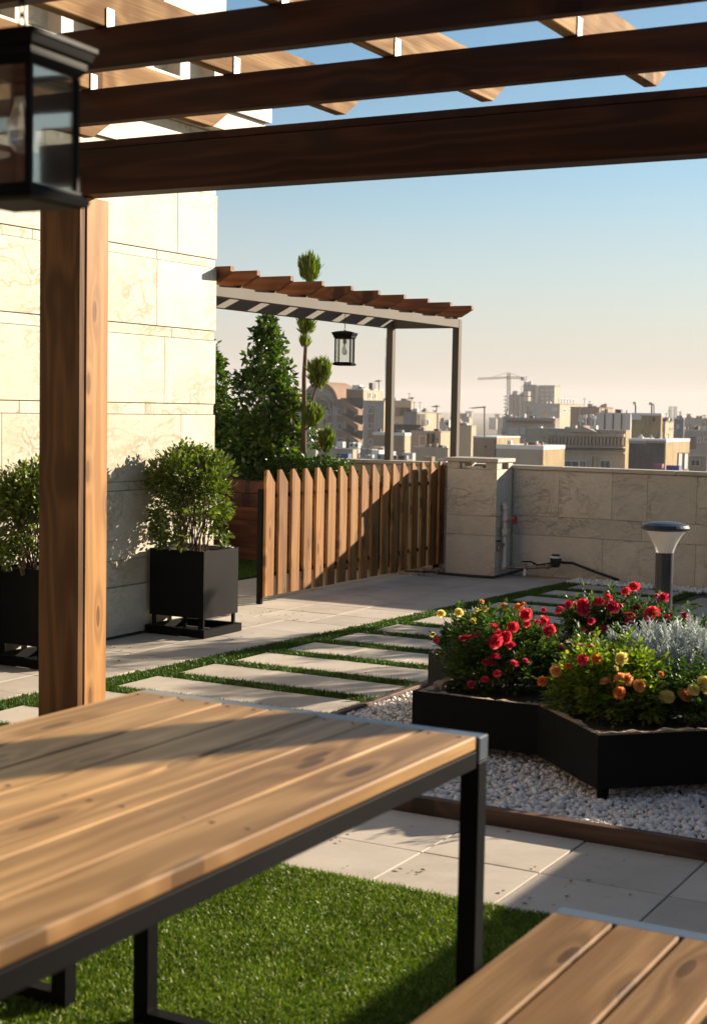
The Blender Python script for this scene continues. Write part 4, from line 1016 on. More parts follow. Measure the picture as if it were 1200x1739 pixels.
# trees in tubs added out of view to throw dappled shade on the path
for i, (x, y, h, r) in enumerate(((-2.45, 10.75, 1.75, .42), (-1.75, 10.85, 1.5, .42), (-1.0, 10.8, 1.95, .45))):
    t_o = empty('unseen_shade_tree', (x, y, 0), ['unseen bushy tree in a black tub added to dapple the path end', 'lower unseen tree in the middle tub added to dapple the path', 'tallest unseen tree in the right hand tub added to dapple the path'][i], 'tree', 'unseen trees in tubs added to shade the path')
    MB().lathe([(.16, 0), (.20, .32), (.21, .34)], (x, y, 0), 20).build('tub', BLACKBOX, t_o)
    mb = MB(); branch(mb, (x, y, .3), (x, y, h*.8), .02, .01, .01, 5, 6); mb.build('trunk', BARK, t_o)
    cs = [(x+random.gauss(0, r*.38), y+random.gauss(0, r*.38), .45+(h-.55)*random.random()) for _ in range(60)]; pts, u = clump_points(cs, [random.uniform(.08, .14) for _ in cs], 3000, .1)
    leaf_obj('foliage', pts, u+np.array([0, 0, .2]), .06, LEAF_FICUS, t_o, .62)

N = 150; X = np.concatenate([rng.uniform(-5.35, -4.75, 60), rng.uniform(-3.3, -1.3, 50), rng.uniform(-5.4, -1.3, 40)]); Y = np.concatenate([rng.uniform(5.6, 8.6, 60), rng.uniform(3.75, 4.45, 50), rng.uniform(4., 11., 40)])
dd_ = rnd_unit(N); dd_[:, 2] = 0; V, Fc = scatter(np.stack([X, Y, np.full(N, .0045)], 1), dd_, np.tile([0, 0, 1.], (N, 1))+rng.normal(size=(N, 3))*.15, rng.uniform(.010, .026, N), .6)
tag(link('fallen_leaves', np_mesh('fallen_leaves', V, Fc), leafmat('dry leaves', (.14, .08, .03), (.22, .14, .05), (.16, .17, .05), .7, .1)), 'a few small dry leaves lying on the pavement', 'leaves', kind='stuff')
# ================================================================== THE CITY
ZG = -17.
def cm(name, col, var=.12, sc=.35, rough=.9, streak=0.):
    t = NT(name); c = t.coord((1, 1, 1), 200.)
    n = t.noise(c, sc, 5, .65); n2 = t.noise(t.scale(c, (1, 1, .12)), 2.2, 4, .6); n3 = t.noise(c, 7., 3, .6)
    cc = t.mix(t.math('MULTIPLY_ADD', n, 2.2, -.6, clamp=True), tuple(x*(1-var) for x in col), tuple(x*(1+var) for x in col))
    cc = t.mix(t.math('MULTIPLY', t.math('SUBTRACT', n2, .48), 2.2+streak*3, clamp=True), cc, tuple(x*.68 for x in col))
    cc = t.mix(t.math('MULTIPLY', t.math('SUBTRACT', n3, .55), 1.2, clamp=True), cc, tuple(x*.8 for x in col))
    return t.princ(cc, rough, t.bump(n3, .3, .05), spec=.2)
def brickm(name, col, mort):
    t = NT(name); c = t.coord((1, 1, 1), 0.)
    sp_ = t.n('ShaderNodeSeparateXYZ'); t.l(c, sp_.inputs[0]); cb = t.n('ShaderNodeCombineXYZ'); t.l(t.math('ADD', sp_.outputs[0], sp_.outputs[1]), cb.inputs[0]); t.l(sp_.outputs[2], cb.inputs[1])
    b = t.n('ShaderNodeTexBrick'); t.l(cb.outputs[0], b.inputs[0]); b.inputs['Color1'].default_value = (*col, 1); b.inputs['Color2'].default_value = (*[x*.8 for x in col], 1); b.inputs['Mortar'].default_value = (*mort, 1); b.inputs['Scale'].default_value = 1.4; b.inputs['Mortar Size'].default_value = .02
    n = t.noise(c, .5, 4); cc = t.mix(t.math('MULTIPLY', n, .6), b.outputs[0], tuple(x*.7 for x in col))
    return t.princ(cc, .9, None, spec=.2)
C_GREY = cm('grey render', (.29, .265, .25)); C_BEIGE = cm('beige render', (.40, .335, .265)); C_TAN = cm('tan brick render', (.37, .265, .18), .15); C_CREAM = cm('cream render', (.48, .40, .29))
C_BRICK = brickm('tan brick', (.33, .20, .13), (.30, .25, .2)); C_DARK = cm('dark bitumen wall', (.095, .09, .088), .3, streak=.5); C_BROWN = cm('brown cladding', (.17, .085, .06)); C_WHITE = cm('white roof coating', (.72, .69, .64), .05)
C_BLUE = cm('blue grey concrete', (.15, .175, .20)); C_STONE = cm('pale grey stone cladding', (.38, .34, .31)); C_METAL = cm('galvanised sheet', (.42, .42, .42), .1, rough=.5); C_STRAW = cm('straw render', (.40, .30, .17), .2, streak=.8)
C_WIN = plain('dark window glass', (.05, .055, .06), .15); C_FR = plain('pale window frame', (.55, .52, .48), .6); C_RED = plain('faded red sheet', (.25, .05, .04), .6); C_BLU = plain('blue sheet', (.03, .06, .20), .6); C_ANT = plain('dark antenna metal', (.06, .055, .05), .5, .3); C_PINK = plain('purple cloth', (.22, .07, .14), .8)
gnd = MB().box((-6000, -600, ZG-1), (3500, 8000, ZG)).build('city_ground', cm('city ground', (.20, .175, .15), .3, .02)); gnd['kind'] = 'structure'
# own building below the terrace
own = MB().box((-11.9, -3.9, ZG), (2.1, 11.6, -.45)).build('building_below', C_BEIGE); own['kind'] = 'structure'
class Bd:
    """building whose near right corner stands at pixel column pc, top at row yt, at forward distance D"""
    def __init__(s, pl, pc, pr, yt, D, mat, label, sunlit_mat=None, cat='building', group=None, depth=None, roof=None, zb=ZG, rpx=1.6, name='city_building', real=False):
        if not real: D = D*3.3 if D <= 110 else D*5.
        s.k = D/60; depth = depth*s.k*.7 if depth else None
        c = EYE+ray(pc, yt)*D/F; s.c = c; s.x1 = float(c[0]); s.y0 = float(c[1]); s.z1 = float(c[2])
        s.x0 = float(ony(pl, yt, s.y0)[0]); s.y1 = float(onx(pr if pr > pc+.5 else pc+7, yt, s.x1)[1])
        s.D = D; s.zb = zb
        s.e = empty(name, (s.x1, s.y0, zb), label, cat, group)
        if sunlit_mat is None: MB().box((s.x0, s.y0, zb), (s.x1, s.y1, s.z1)).build('wall', mat, s.e)
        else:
            MB().box((s.x0, s.y0, zb), (s.x1-.15, s.y1, s.z1)).build('wall', mat, s.e); MB().box((s.x1-.148, s.y0+.002, zb), (s.x1, s.y1, s.z1-.002)).build('sunlit_side_wall', sunlit_mat, s.e)  # sun facing side gets its own colour with the sunlight put in
        o = .6*D/F; s.rh = rpx*D/F
        MB().box((s.x0-o, s.y0-o, s.z1+.003), (s.x1+o, s.y1+o, s.z1+s.rh)).build('roof', roof or mat, s.e)
    def clutter(s, n=5, pole=2):
        w = s.x1-s.x0; dd = s.y1-s.y0; u = s.D/F
        for _ in range(n):
            bw = random.uniform(3, 9)*u; bh = random.uniform(2, 7)*u; x = random.uniform(s.x0, s.x1-bw); y = s.y0+random.uniform(.05, .6)*dd
            MB().box((x, y, s.z1+s.rh+.004), (x+bw, y+bw, s.z1+s.rh+bh)).build('roof_unit', random.choice([C_WHITE, C_METAL, C_TAN, C_DARK, C_GREY, C_BEIGE, C_ANT]), s.e)
        for _ in range(pole):
            x = random.uniform(s.x0, s.x1); y = s.y0+random.uniform(.1, .5)*dd; h = random.uniform(8, 20)*u; m = MB().tube([(x, y, s.z1+s.rh), (x, y, s.z1+s.rh+h)], .45*u, 4)
            m.tube([(x-3*u, y, s.z1+s.rh+h*.9), (x+3*u, y, s.z1+s.rh+h*.95)], .3*u, 4); m.build('antenna_pole', C_ANT, s.e)
    def zpx(s, px, py): return float(ony(px, py, s.y0)[2])
    def xpx(s, px, py): return float(ony(px, py, s.y0)[0])
    def fbox(s, p0, y0, p1, y1, mat, name, proud=.1, back=.0, parent=None):
        a = ony(p0, y0, s.y0); b = ony(p1, y1, s.y0)
        return MB().box((float(a[0]), s.y0-proud*s.k*.6, float(b[2])), (float(b[0]), s.y0-.002+back, float(a[2]))).build(name, mat, parent or s.e)
    def win(s, p0, y0, p1, y1, frame=C_FR, glass=C_WIN, bars=1):
        a = ony(p0, y0, s.y0); b = ony(p1, y1, s.y0); x0, x1, z1, z0 = float(a[0]), float(b[0]), float(a[2]), float(b[2]); t = 1.1*s.D/F; Y = s.y0
        m = MB(); m.box((x0, Y-.10, z0), (x1, Y-.002, z0+t)); m.box((x0, Y-.10, z1-t), (x1, Y-.002, z1)); m.box((x0, Y-.10, z0+t), (x0+t, Y-.002, z1-t)); m.box((x1-t, Y-.10, z0+t), (x1, Y-.002, z1-t))
        if bars: m.box(((x0+x1)/2-t*.3, Y-.09, z0+t), ((x0+x1)/2+t*.3, Y-.045, z1-t))
        w = m.build('window', frame, s.e); MB().box((x0+t, Y-.04, z0+t), (x1-t, Y-.003, z1-t)).build('pane', glass, w); return w
    def swin(s, p0, y0, p1, y1, frame=C_FR, glass=C_WIN):
        a = onx(p0, y0, s.x1); b = onx(p1, y1, s.x1); ya, yb, z1, z0 = float(a[1]), float(b[1]), float(a[2]), float(b[2]); X = s.x1; t = 1.0*s.D/F
        m = MB(); m.box((X+.002, ya, z0), (X+.1, yb, z0+t)); m.box((X+.002, ya, z1-t), (X+.1, yb, z1)); m.box((X+.002, ya, z0+t), (X+.1, ya+t*2, z1-t)); m.box((X+.002, yb-t*2, z0+t), (X+.1, yb, z1-t))
        w = m.build('window', frame, s.e); MB().box((X+.003, ya+t*2, z0+t), (X+.04, yb-t*2, z1-t)).build('pane', glass, w); return w
# --- the apartment block with the arch and the zigzag stair
b = Bd(500, 613, 613, 684, 92, C_STONE, 'apartment block with round arched gable and outdoor zigzag stair', C_CREAM, depth=14)
cxp, czp = 546, 690
cx_ = b.xpx(cxp, 690); rr = b.xpx(574, 690)-cx_; zc = b.zpx(cxp, 686)
def arch(r, y0, y1, z, mat, name, inner=0.):
    pts = [(cx_+r*math.cos(PI*k/16), z+r*1.05*math.sin(PI*k/16)) for k in range(17)]
    if inner: pts += [(cx_+inner*math.cos(PI*k/16), z+inner*1.05*math.sin(PI*k/16)) for k in range(16, -1, -1)]
    else: pts = pts
    MB().prism(pts, 'y', y0, y1).build(name, mat, b.e)
arch(rr, b.y0, b.y0+8, zc, C_STONE, 'gable'); arch(rr*1.1, b.y0-.8, b.y0+8.4, zc, C_BRICK, 'arch_band', rr*.86); arch(rr*.62, b.y0-.5, b.y0-.004, zc-rr*.2, C_TAN, 'inner_arch', rr*.5)
arch(rr*.48, b.y0-.2, b.y0-.004, zc-rr*.3, C_WIN, 'arch_glass')
b.fbox(500, 683, 520, 690, C_BRICK, 'cornice_band', .25); b.fbox(571, 678, 600, 690, C_BRICK, 'cornice_band', .25)
for (u, v) in ((556, 562), (573, 581), ):
    b.fbox(u-.5, 691, v+.5, 790, C_BRICK, 'brick_strip', .012)
    for yy0 in (693, 718, 743): b.win(u, yy0, v, yy0+12)
b.win(512, 700, 520, 716); b.win(512, 728, 520, 742)
for u in (536, 549): b.fbox(u, 712, u+2, 790, C_TAN, 'pilaster', .15)
# stair tower
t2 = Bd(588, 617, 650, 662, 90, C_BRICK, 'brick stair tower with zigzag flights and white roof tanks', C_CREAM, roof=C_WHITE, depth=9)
t2.fbox(590.5, 676, 615.5, 790, C_DARK, 'stair_well', .05)
for k in range(4):
    ya = 692+26*k
    a0 = ony(588, ya-19+3, t2.y0); a1 = ony(588, ya-19+12, t2.y0); b0 = ony(617, ya+4, t2.y0); b1 = ony(617, ya+13, t2.y0)
    MB().prism([(float(a1[0]), float(a1[2])), (float(b1[0]), float(b1[2])), (float(b0[0]), float(b0[2])), (float(a0[0]), float(a0[2]))], 'y', t2.y0-2.2, t2.y0-.4).build('stair_flight', C_BRICK, t2.e)
    a0 = ony(603, ya+12, t2.y0); b0 = ony(617, ya+1, t2.y0)
    MB().prism([(float(a0[0]), float(a0[2])-.5), (float(b0[0]), float(b0[2])-.5), (float(b0[0]), float(b0[2])), (float(a0[0]), float(a0[2]))], 'y', t2.y0-.38, t2.y0-.2).build('stair_return', C_STONE, t2.e)
t2.swin(625, 666, 629, 677); t2.swin(634, 667, 638, 677)
for (u, w_, hh) in ((604, 1.1, 1.0), (629, .5, 1.6), (611, .5, .6)):
    w_ *= 1.6; p = ony(u, 662, t2.y0+3); MB().box((float(p[0])-w_/2, t2.y0+3, t2.z1+t2.rh+.003), (float(p[0])+w_/2, t2.y0+4.5, t2.z1+t2.rh+hh*.8)).build('roof_box', C_WHITE if w_ > 1 else C_ANT, t2.e)
b3 = Bd(617.5, 652, 660, 682, 88, C_STONE, 'pale stone block wing right of the brick stair tower', C_CREAM, depth=16)
b3.fbox(625, 690, 633, 790, C_BRICK, 'brick_strip', .012)
for yy0 in (692, 718, 745): b3.win(625.5, yy0, 632.5, yy0+11)
b3.win(655, 718, 659, 735)
b4 = Bd(645, 698, 703, 682, 100, C_CREAM, 'penthouse with cream parapet and brown glazed bays behind the pergola post', C_CREAM, depth=12)
for u in (651, 660, 672, 680, 688): b4.win(u, 692, u+7, 706, C_BROWN, C_TAN if u < 676 else C_WIN)
b4.fbox(645, 706, 698, 708, C_STONE, 'ledge', .3)
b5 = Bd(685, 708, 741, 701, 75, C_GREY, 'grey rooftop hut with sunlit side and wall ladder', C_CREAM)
b5.swin(722, 712, 727, 723)
for k in range(7):
    p = onx(716, 704+3*k, b5.x1); MB().box((b5.x1+.05, float(p[1])-1.5, float(p[2])), (b5.x1+.25, float(p[1])+1.5, float(p[2])+.12)).build('ladder_rung', C_ANT, b5.e)
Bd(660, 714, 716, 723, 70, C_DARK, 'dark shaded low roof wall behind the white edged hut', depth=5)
b6 = Bd(633, 687, 697, 740, 46, C_TAN, 'low tan stair hut with whitewashed roof edge behind the steel posts', C_CREAM, roof=C_WHITE, rpx=5)
b7 = Bd(697, 748, 767, 734, 48, C_BEIGE, 'beige roof room with white framed window and ladder', C_CREAM, depth=6)
b7.win(712, 739.5, 723.5, 757, C_WHITE, C_TAN, 0)
for k in range(6): b7.fbox(727, 738+4*k, 734, 738.8+4*k, C_ANT, 'ladder_rung', .12)
for u in (726.4, 734): b7.fbox(u, 736, u+.7, 762, C_ANT, 'ladder_rail', .12)
b7.fbox(736, 737, 737.5, 762, C_ANT, 'drain_pipe', .1); b7.fbox(740, 745, 743, 749, C_METAL, 'meter_box', .15)
b8 = Bd(766, 800, 808, 724, 52, C_CREAM, 'cream roof wall with leaning white board behind the pillar post', C_CREAM, depth=6)
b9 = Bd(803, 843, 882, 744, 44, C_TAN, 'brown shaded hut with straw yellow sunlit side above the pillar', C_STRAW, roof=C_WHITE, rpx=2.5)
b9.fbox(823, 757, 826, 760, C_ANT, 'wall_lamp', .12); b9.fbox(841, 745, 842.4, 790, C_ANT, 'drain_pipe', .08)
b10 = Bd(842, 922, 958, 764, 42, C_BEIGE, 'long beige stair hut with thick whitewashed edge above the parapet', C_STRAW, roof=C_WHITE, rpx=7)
rd = MB(); YR_ = b10.y0+1.5; c = ony(900, 762, YR_); R_ = float(ony(915, 762, YR_)[0]-c[0])
rd.prism([(float(c[0])+R_*math.cos(PI*k/12), float(c[2])+R_*.65*math.sin(PI*k/12)) for k in range(13)], 'y', YR_, YR_+2.5)
tag(rd.build('red_awning', C_RED), 'rounded faded red roof cover between two whitewashed huts', 'awning')
b11 = Bd(857, 942, 942, 712, 110, C_GREY, 'grey block with dark red band under its roof line', depth=20)
b11.fbox(861, 713.5, 941, 719.5, C_BROWN, 'red_band', .2)
for u in (864, 872, 884, 895, 906, 918): b11.win(u, 727, u+6, 737, C_FR, C_GREY)
b12 = Bd(893, 950, 990, 687, 170, C_GREY, 'pale grey and cream terraced block below the tower', C_CREAM)
b12.fbox(895, 690, 899, 704, C_WIN, 'window_strip', .1); b12.win(920, 697, 931, 710, C_TAN, C_STRAW)
for u in range(951, 981, 5): p = onx(u, 687, b12.x1); MB().box((b12.x1-1.4, float(p[1]), b12.z1+b12.rh), (b12.x1-1.0, float(p[1])+.9, b12.z1+3.3)).build('railing_post', C_METAL, b12.e)
p = onx(981, 687, b12.x1); MB().box((b12.x1-1.42, b12.y0, b12.z1+3.31), (b12.x1-.98, float(p[1]), b12.z1+3.6)).build('railing', C_METAL, b12.e)
for u in (937, 942): b12.win(u, 692, u+3, 698)
for u in (956, 966, 976): b12.swin(u, 694, u+4, 700)
for q_ in (866, 873, 880, 887):
    pass
b13 = Bd(915, 941, 951, 656, 200, C_GREY, 'grey slab tower with sunlit cream edge right of the crane', C_CREAM); b13.fbox(912, 655, 914.6, 687, C_CREAM, 'stair_fin', .3)
b14 = Bd(888, 910, 912, 655, 205, C_BLUE, 'blue grey tower under construction with two lit balconies', depth=15)
for yy0 in (665, 674): b14.fbox(896, yy0, 904, yy0+7.5, C_CREAM, 'balcony', .8); b14.win(897.5, yy0+1, 900.5, yy0+5, C_TAN, C_WIN, 0)
b15 = Bd(864.5, 893, 893, 672, 210, C_BLUE, 'unfinished blue grey concrete frame beside the crane mast', depth=14)
for k in range(6): b15.fbox(864, 676+6*k, 893.5, 677+6*k, C_STONE, 'floor_slab', .4)
for u in (870, 877, 884): b15.fbox(u, 673, u+1, 715, C_STONE, 'column', .3)
for q_ in (b, b4, b5, b6, b7, b8, b11, b12, b14, b15): q_.clutter(5, 2)
# crane
cr = empty('tower_crane', (0, 0, ZG), 'tower crane with long jib above the unfinished concrete frame', 'crane')
YK = float((EYE+ray(863, 650)*1090/F)[1])
def K(px, py, dy=0): p = ony(px, py, YK+dy); return (float(p[0]), YK+dy, float(p[2]))
def lattice(mb, a, b, w, n, r):
    a = Vector(a); b = Vector(b); d = (b-a).normalized(); s_ = d.cross(Vector((0, 1, 0))).normalized()*w; e = Vector((0, w, 0))
    cor = [s_+e, s_-e, -s_-e, -s_+e]
    for c in cor: mb.tube([a+c, b+c], r, 4)
    for k in range(n):
        p = a+(b-a)*k/n; q = a+(b-a)*(k+1)/n
        for i in range(4): mb.tube([p+cor[i], q+cor[(i+1) % 4]], r*.7, 3)
mb = MB(); lattice(mb, K(863, 716), K(863, 634), .95, 26, .20); mb.build('mast', C_ANT, cr)
mb = MB(); lattice(mb, K(863, 641), K(811, 643.5), .55, 22, .15); mb.build('jib', C_ANT, cr)
mb = MB(); lattice(mb, K(863, 641), K(888, 642), .6, 8, .18); mb.build('counter_jib', C_ANT, cr)
k0 = K(887, 642); MB().box((k0[0]-1.2, YK-1, k0[2]-1.8), (k0[0]+1.2, YK+1, k0[2]+.8)).build('counterweight', C_ANT, cr)
mb = MB(); mb.tube([K(863, 632), K(834, 641)], .14, 4); mb.tube([K(863, 632), K(884, 641)], .14, 4); mb.build('tie_cables', C_ANT, cr)
sc_ = empty('scaffold_tower', (0, YK, ZG), 'pale scaffold hoist tower at the left side of the concrete frame', 'scaffold')
mb = MB()
for k in range(7): p = K(857, 673+6.2*k, -2); q = K(864, 673+6.2*k, -2); mb.box((p[0], YK-5, p[2]-.25), (q[0], YK-2.5, p[2]+.25))
for u in (857.5, 863.5): mb.tube([K(u, 716, -2), K(u, 672, -2)], .22, 4)
mb.build('scaffold_frame', C_ANT, sc_)
for yy0 in (661, 668, 675, 682):
    for u in (919, 927, 935): b13.win(u, yy0, u+3, yy0+3.5)
for yy0 in (678, 684, 690, 696, 702):
    for u in (866, 872.5, 879.5, 886.5): b15.win(u, yy0, u+3.5, yy0+3.4, C_STONE, C_WIN, 0)
b16 = Bd(968, 1017, 1040, 693, 130, C_BROWN, 'dark red brown block behind the roof ducts', C_TAN)
for u in (984,): b16.fbox(u, 705, u+6, 716, C_CREAM, 'hatch', .3)
# classical facade
b17 = Bd(893, 1062, 1062, 732, 62, C_BEIGE, 'ornate beige classical facade with dentil cornice and low pediment', C_STRAW, depth=10)
b17.fbox(930, 734, 1061, 742, C_BEIGE, 'cornice', .35); b17.fbox(930, 757, 1061, 759, C_BEIGE, 'cornice', .45); b17.fbox(930, 766, 1061, 768, C_BEIGE, 'cornice', .3)
a = ony(968, 733, b17.y0); m_ = ony(993, 723, b17.y0); c = ony(1020, 735, b17.y0); MB().prism([(float(a[0]), float(a[2])), (float(c[0]), float(c[2])), (float(m_[0]), float(m_[2]))], 'y', b17.y0-1.2, b17.y0+1.5).build('pediment', C_BEIGE, b17.e)
for k in range(22): b17.fbox(931+6*k, 743, 932.6+6*k, 756, C_BEIGE, 'bracket', .25)
for k in range(26): b17.fbox(932+5*k, 760.5, 934.4+5*k, 764, C_WIN, 'dentil', .2)
b17.win(958, 782, 982, 800); b17.win(984, 782, 994, 800); b17.win(1018, 781, 1036, 800); b17.fbox(1004, 776, 1006, 800, C_BEIGE, 'pilaster', .2); b17.fbox(1010, 776, 1012, 800, C_BEIGE, 'pilaster', .2)
# metal clad box, straw hut, dark hut
b18 = Bd(1012, 1070, 1070, 703, 68, C_METAL, 'grey sheet metal clad roof box left of the curved vents', depth=5)
for u in (1025.5, 1040, 1054): b18.fbox(u, 703, u+.8, 735, C_ANT, 'seam', .06)
b19 = Bd(1072, 1122, 1124, 706, 60, C_STRAW, 'straw coloured rooftop hut with whitewashed top and vents', roof=C_WHITE, rpx=4, depth=5)
b19.fbox(1072, 705, 1088, 713, C_WHITE, 'whitewash', .05); b19.fbox(1108, 709, 1111, 716, C_DARK, 'hatch', .06)
for j, (u, tp_) in enumerate(((1077.5, 683), (1105, 684), (1109, 686))):
    m = MB(); z0 = b19.z1
    def Q(px, py): p = ony(px, py, b19.y0+2); return (float(p[0]), b19.y0+2, float(p[2]))
    m.tube([Q(u+.8, 702), Q(u+.8, tp_+5), Q(u+.3, tp_+1), Q(u-1.5, tp_), Q(u-3, tp_+2), Q(u-3, tp_+4)], .022*5, 6)
    e = empty('roof_vent', Q(u, 702), ['curved metal roof vent at the left end of the straw hut roof', 'curved metal vent left of the twin pair on the straw hut', 'pale curved vent at the right of the twin pair'][j], 'vent', 'curved vents on the whitewashed roof'); m.build('pipe', C_ANT if j < 2 else C_METAL, e)
b20 = Bd(1067, 1130, 1170, 751, 47, C_DARK, 'dark bitumen coated stair hut with whitewashed roof edge at the right', C_STRAW, roof=C_WHITE, rpx=5)
b20.fbox(1067, 748, 1096, 753.5, C_GREY, 'fascia', .08); b20.fbox(1097, 748, 1129, 752.5, C_GREY, 'fascia', .08)
b20.swin(1150, 769, 1157, 797, C_DARK, C_METAL); b20.swin(1160, 769, 1167, 797, C_DARK, C_METAL)
tag(MB().box(tuple(map(float, (ony(1130, 800, 140)[0], 140, ony(1130, 805, 140)[2]))), tuple(map(float, (ony(1152, 800, 140)[0], 140.8, ony(1152, 791, 140)[2])))).build('blue_tarpaulin', C_BLU), 'strip of blue tarpaulin just above the parapet at right', 'tarpaulin')
tag(MB().box(tuple(map(float, (ony(1110, 800, 139)[0], 139, ony(1110, 803, 139)[2]))), tuple(map(float, (ony(1123, 800, 139)[0], 139.6, ony(1123, 788, 139)[2])))).build('purple_cloth', C_PINK), 'purple cloth hanging in front of the dark hut', 'cloth')
b21 = Bd(1125, 1129, 1143, 717, 95, C_TAN, 'small orange lit block right of the straw hut', C_CREAM); b21.swin(1136, 725, 1138, 732); b21.swin(1140, 725, 1142, 732)
b22 = Bd(1143, 1160, 1161, 714, 110, C_BLUE, 'small grey block with window beside the orange one', depth=8); b22.win(1148, 721, 1152, 728)
b23 = Bd(1162, 1208, 1210, 732, 72, C_GREY, 'grey brown building with louvre at the right edge', depth=12, roof=C_METAL)
for k in range(6): b23.fbox(1170, 743+3.5*k, 1180, 744.5+3.5*k, C_DARK, 'louvre', .1)
for u in (1184, 1194): b23.win(u, 742, u+5, 752)
b24 = Bd(1161, 1215, 1216, 712, 130, C_GREY, 'grey low block with roof tanks on the right skyline', depth=12)
for u in (1166, 1187, 1193): b24.fbox(u, 706 if u != 1166 else 726, u+3, 711 if u != 1166 else 731, C_ANT, 'roof_tank', .8)
b25 = Bd(1165, 1200, 1202, 776, 50, C_GREY, 'low grey building with wide window below the louvred one', depth=8); b25.win(1172, 780, 1188, 792)
# skyline lattice mast, thin telecom mast, tv antennas
YM = 1300.
def Mq(px, py, Y): p = ony(px, py, Y); return (float(p[0]), Y, float(p[2]))
e = empty('lattice_tower', Mq(1142, 716, YM), 'hazy lattice tower on the far right skyline', 'tower'); mb = MB(); lattice(mb, Mq(1141.5, 716, YM), Mq(1141.5, 690, YM), 2.6, 7, .45); mb.build('tower_frame', C_METAL, e)
e = empty('telecom_mast', Mq(655, 700, 620), 'tall thin telecom mast behind the left steel post', 'mast'); mb = MB(); mb.tube([Mq(655, 705, 620), Mq(655, 606, 620)], .4, 5); mb.tube([Mq(655, 606, 620), Mq(655, 574, 620)], .16, 4); mb.build('pole', C_METAL, e)
def tv(px, yb, yt, Y, arm, label, s_=1.):
    Y *= 3.3; s_ *= 2.6
    e = empty('tv_antenna', Mq(px, yb, Y), label, 'antenna', 'antennas on the city rooftops'); m = MB(); r = .02*s_
    m.tube([Mq(px, yb, Y), Mq(px, yt, Y)], r*1.3, 5); a = Mq(px-arm, yt+3, Y); b_ = Mq(px+2, yt+1, Y); m.tube([a, b_], r, 4)
    for k in range(5): t = k/5; p = [a[i]*(1-t)+b_[i]*t for i in range(3)]; m.tube([(p[0], p[1]-.3*s_, p[2]), (p[0], p[1]+.3*s_, p[2])], r*.6, 3)
    m.build('antenna_frame', C_ANT, e)
tv(822, 742, 690, 38, 20, 'tv antenna on a bent arm above the brown hut'); tv(741, 712, 688, 70, 4, 'small tv antenna above the ladder hut', 1.5); tv(643, 664, 645, 80, 4, 'tv antenna on the stair tower roof', 1.5); tv(699, 684, 674, 90, 3, 'tv antenna at the end of the penthouse roof', 1.5)
tv(887, 705, 670, 150, 2, 'thin antenna in front of the concrete frame', 2.); tv(984, 712, 690, 120, 2, 'thin antenna above the brown block', 2.)
# air conditioners, tanks and coolers close to the parapet
def unit(pl, pr, yt, yb, Y, mat, label, cat, fan=True, group=None):
    Y *= 3.3
    a = ony(pl, yt, Y); b_ = ony(pr, yb, Y); e = empty(cat.replace(' ', '_'), (float(a[0]), Y, float(b_[2])), label, cat, group)
    MB().box((float(a[0]), Y, float(b_[2])), (float(b_[0]), Y+.5, float(a[2]))).build('casing', mat, e)
    if fan:
        cx_, cz_ = (float(a[0])+float(b_[0]))/2, (float(a[2])+float(b_[2]))/2; r = min(float(b_[0]-a[0]), float(a[2]-b_[2]))*.33
        MB().prism([(cx_+r*math.cos(2*PI*k/14), cz_+r*math.sin(2*PI*k/14)) for k in range(14)], 'y', Y-.02, Y-.002).build('fan_grille', C_ANT, e)
    MB().box((float(a[0])+.1, Y+.1, float(b_[2])-6), (float(a[0])+.25, Y+.25, float(b_[2])-.002)).build('stand', C_METAL, e); return e
G_ = 'air conditioners on the roofs below'
unit(593, 600, 751, 761, 36, C_WHITE, 'white air conditioner at upper left of the group of three', 'air conditioner', group=G_); unit(602, 608, 752, 761.5, 36, C_WHITE, 'white air conditioner at upper right of the group of three', 'air conditioner', group=G_); unit(602, 608, 763, 772, 36, C_WHITE, 'white air conditioner below the other two', 'air conditioner', group=G_)
unit(755, 762, 713, 726, 60, C_WHITE, 'white air conditioner beside the front steel post', 'air conditioner', group=G_)
unit(683, 700, 769, 783, 30, C_METAL, 'pale louvred evaporative cooler just above the fence', 'cooler', False); unit(640, 656, 771, 781, 30, C_BLUE, 'blue grey cooler left of the pergola post', 'cooler', False)
unit(718, 733, 775, 784, 30, C_TAN, 'tan cooler box above the middle pickets', 'cooler', False); unit(740, 757, 779, 790, 27, C_METAL, 'pale blue cooler beside the pillar', 'cooler', False)
unit(572, 591, 770, 779, 27, C_BLU, 'dark blue panel on a pale roof box above the hedge', 'panel', False)
b26 = Bd(540, 599, 606, 764, 34, C_BEIGE, 'low beige roof wall above the end of the hedge', C_CREAM, depth=2.); unit(571, 582, 750, 760, 35, C_WHITE, 'white sheet covered tank behind the small conifer', 'tank', False)
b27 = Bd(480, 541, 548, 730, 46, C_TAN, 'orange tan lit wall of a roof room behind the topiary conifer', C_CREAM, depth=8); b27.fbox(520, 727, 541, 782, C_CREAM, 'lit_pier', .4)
b28 = Bd(608, 690, 700, 782, 33, C_GREY, 'low cluttered grey roof between fence and far blocks', depth=9)
b29 = Bd(700, 760, 767, 762, 40, C_BEIGE, 'low beige roof with curved parapet above the pickets', depth=6)
for k in range(15):
    px = random.uniform(608, 634); s_ = random.uniform(.25, .6); p = ony(px, random.uniform(758, 776), random.uniform(112, 128)); s_ *= 2.6
    mi_ = random.randrange(5); tag(MB().box((float(p[0]), float(p[1]), float(p[2])-2.5), (float(p[0])+s_, float(p[1])+s_, float(p[2]))).build('roof_duct_box', [C_WHITE, C_METAL, C_TAN, C_DARK, C_GREY][mi_]), 'small %s duct box %s the heap below the brick stair tower' % (['white', 'sheet metal', 'tan', 'dark', 'grey'][mi_], 'at the left of' if px < 616 else 'in the middle of' if px < 625 else 'at the right of'), 'roof box', 'small boxes heaped on the roof below the stair tower')
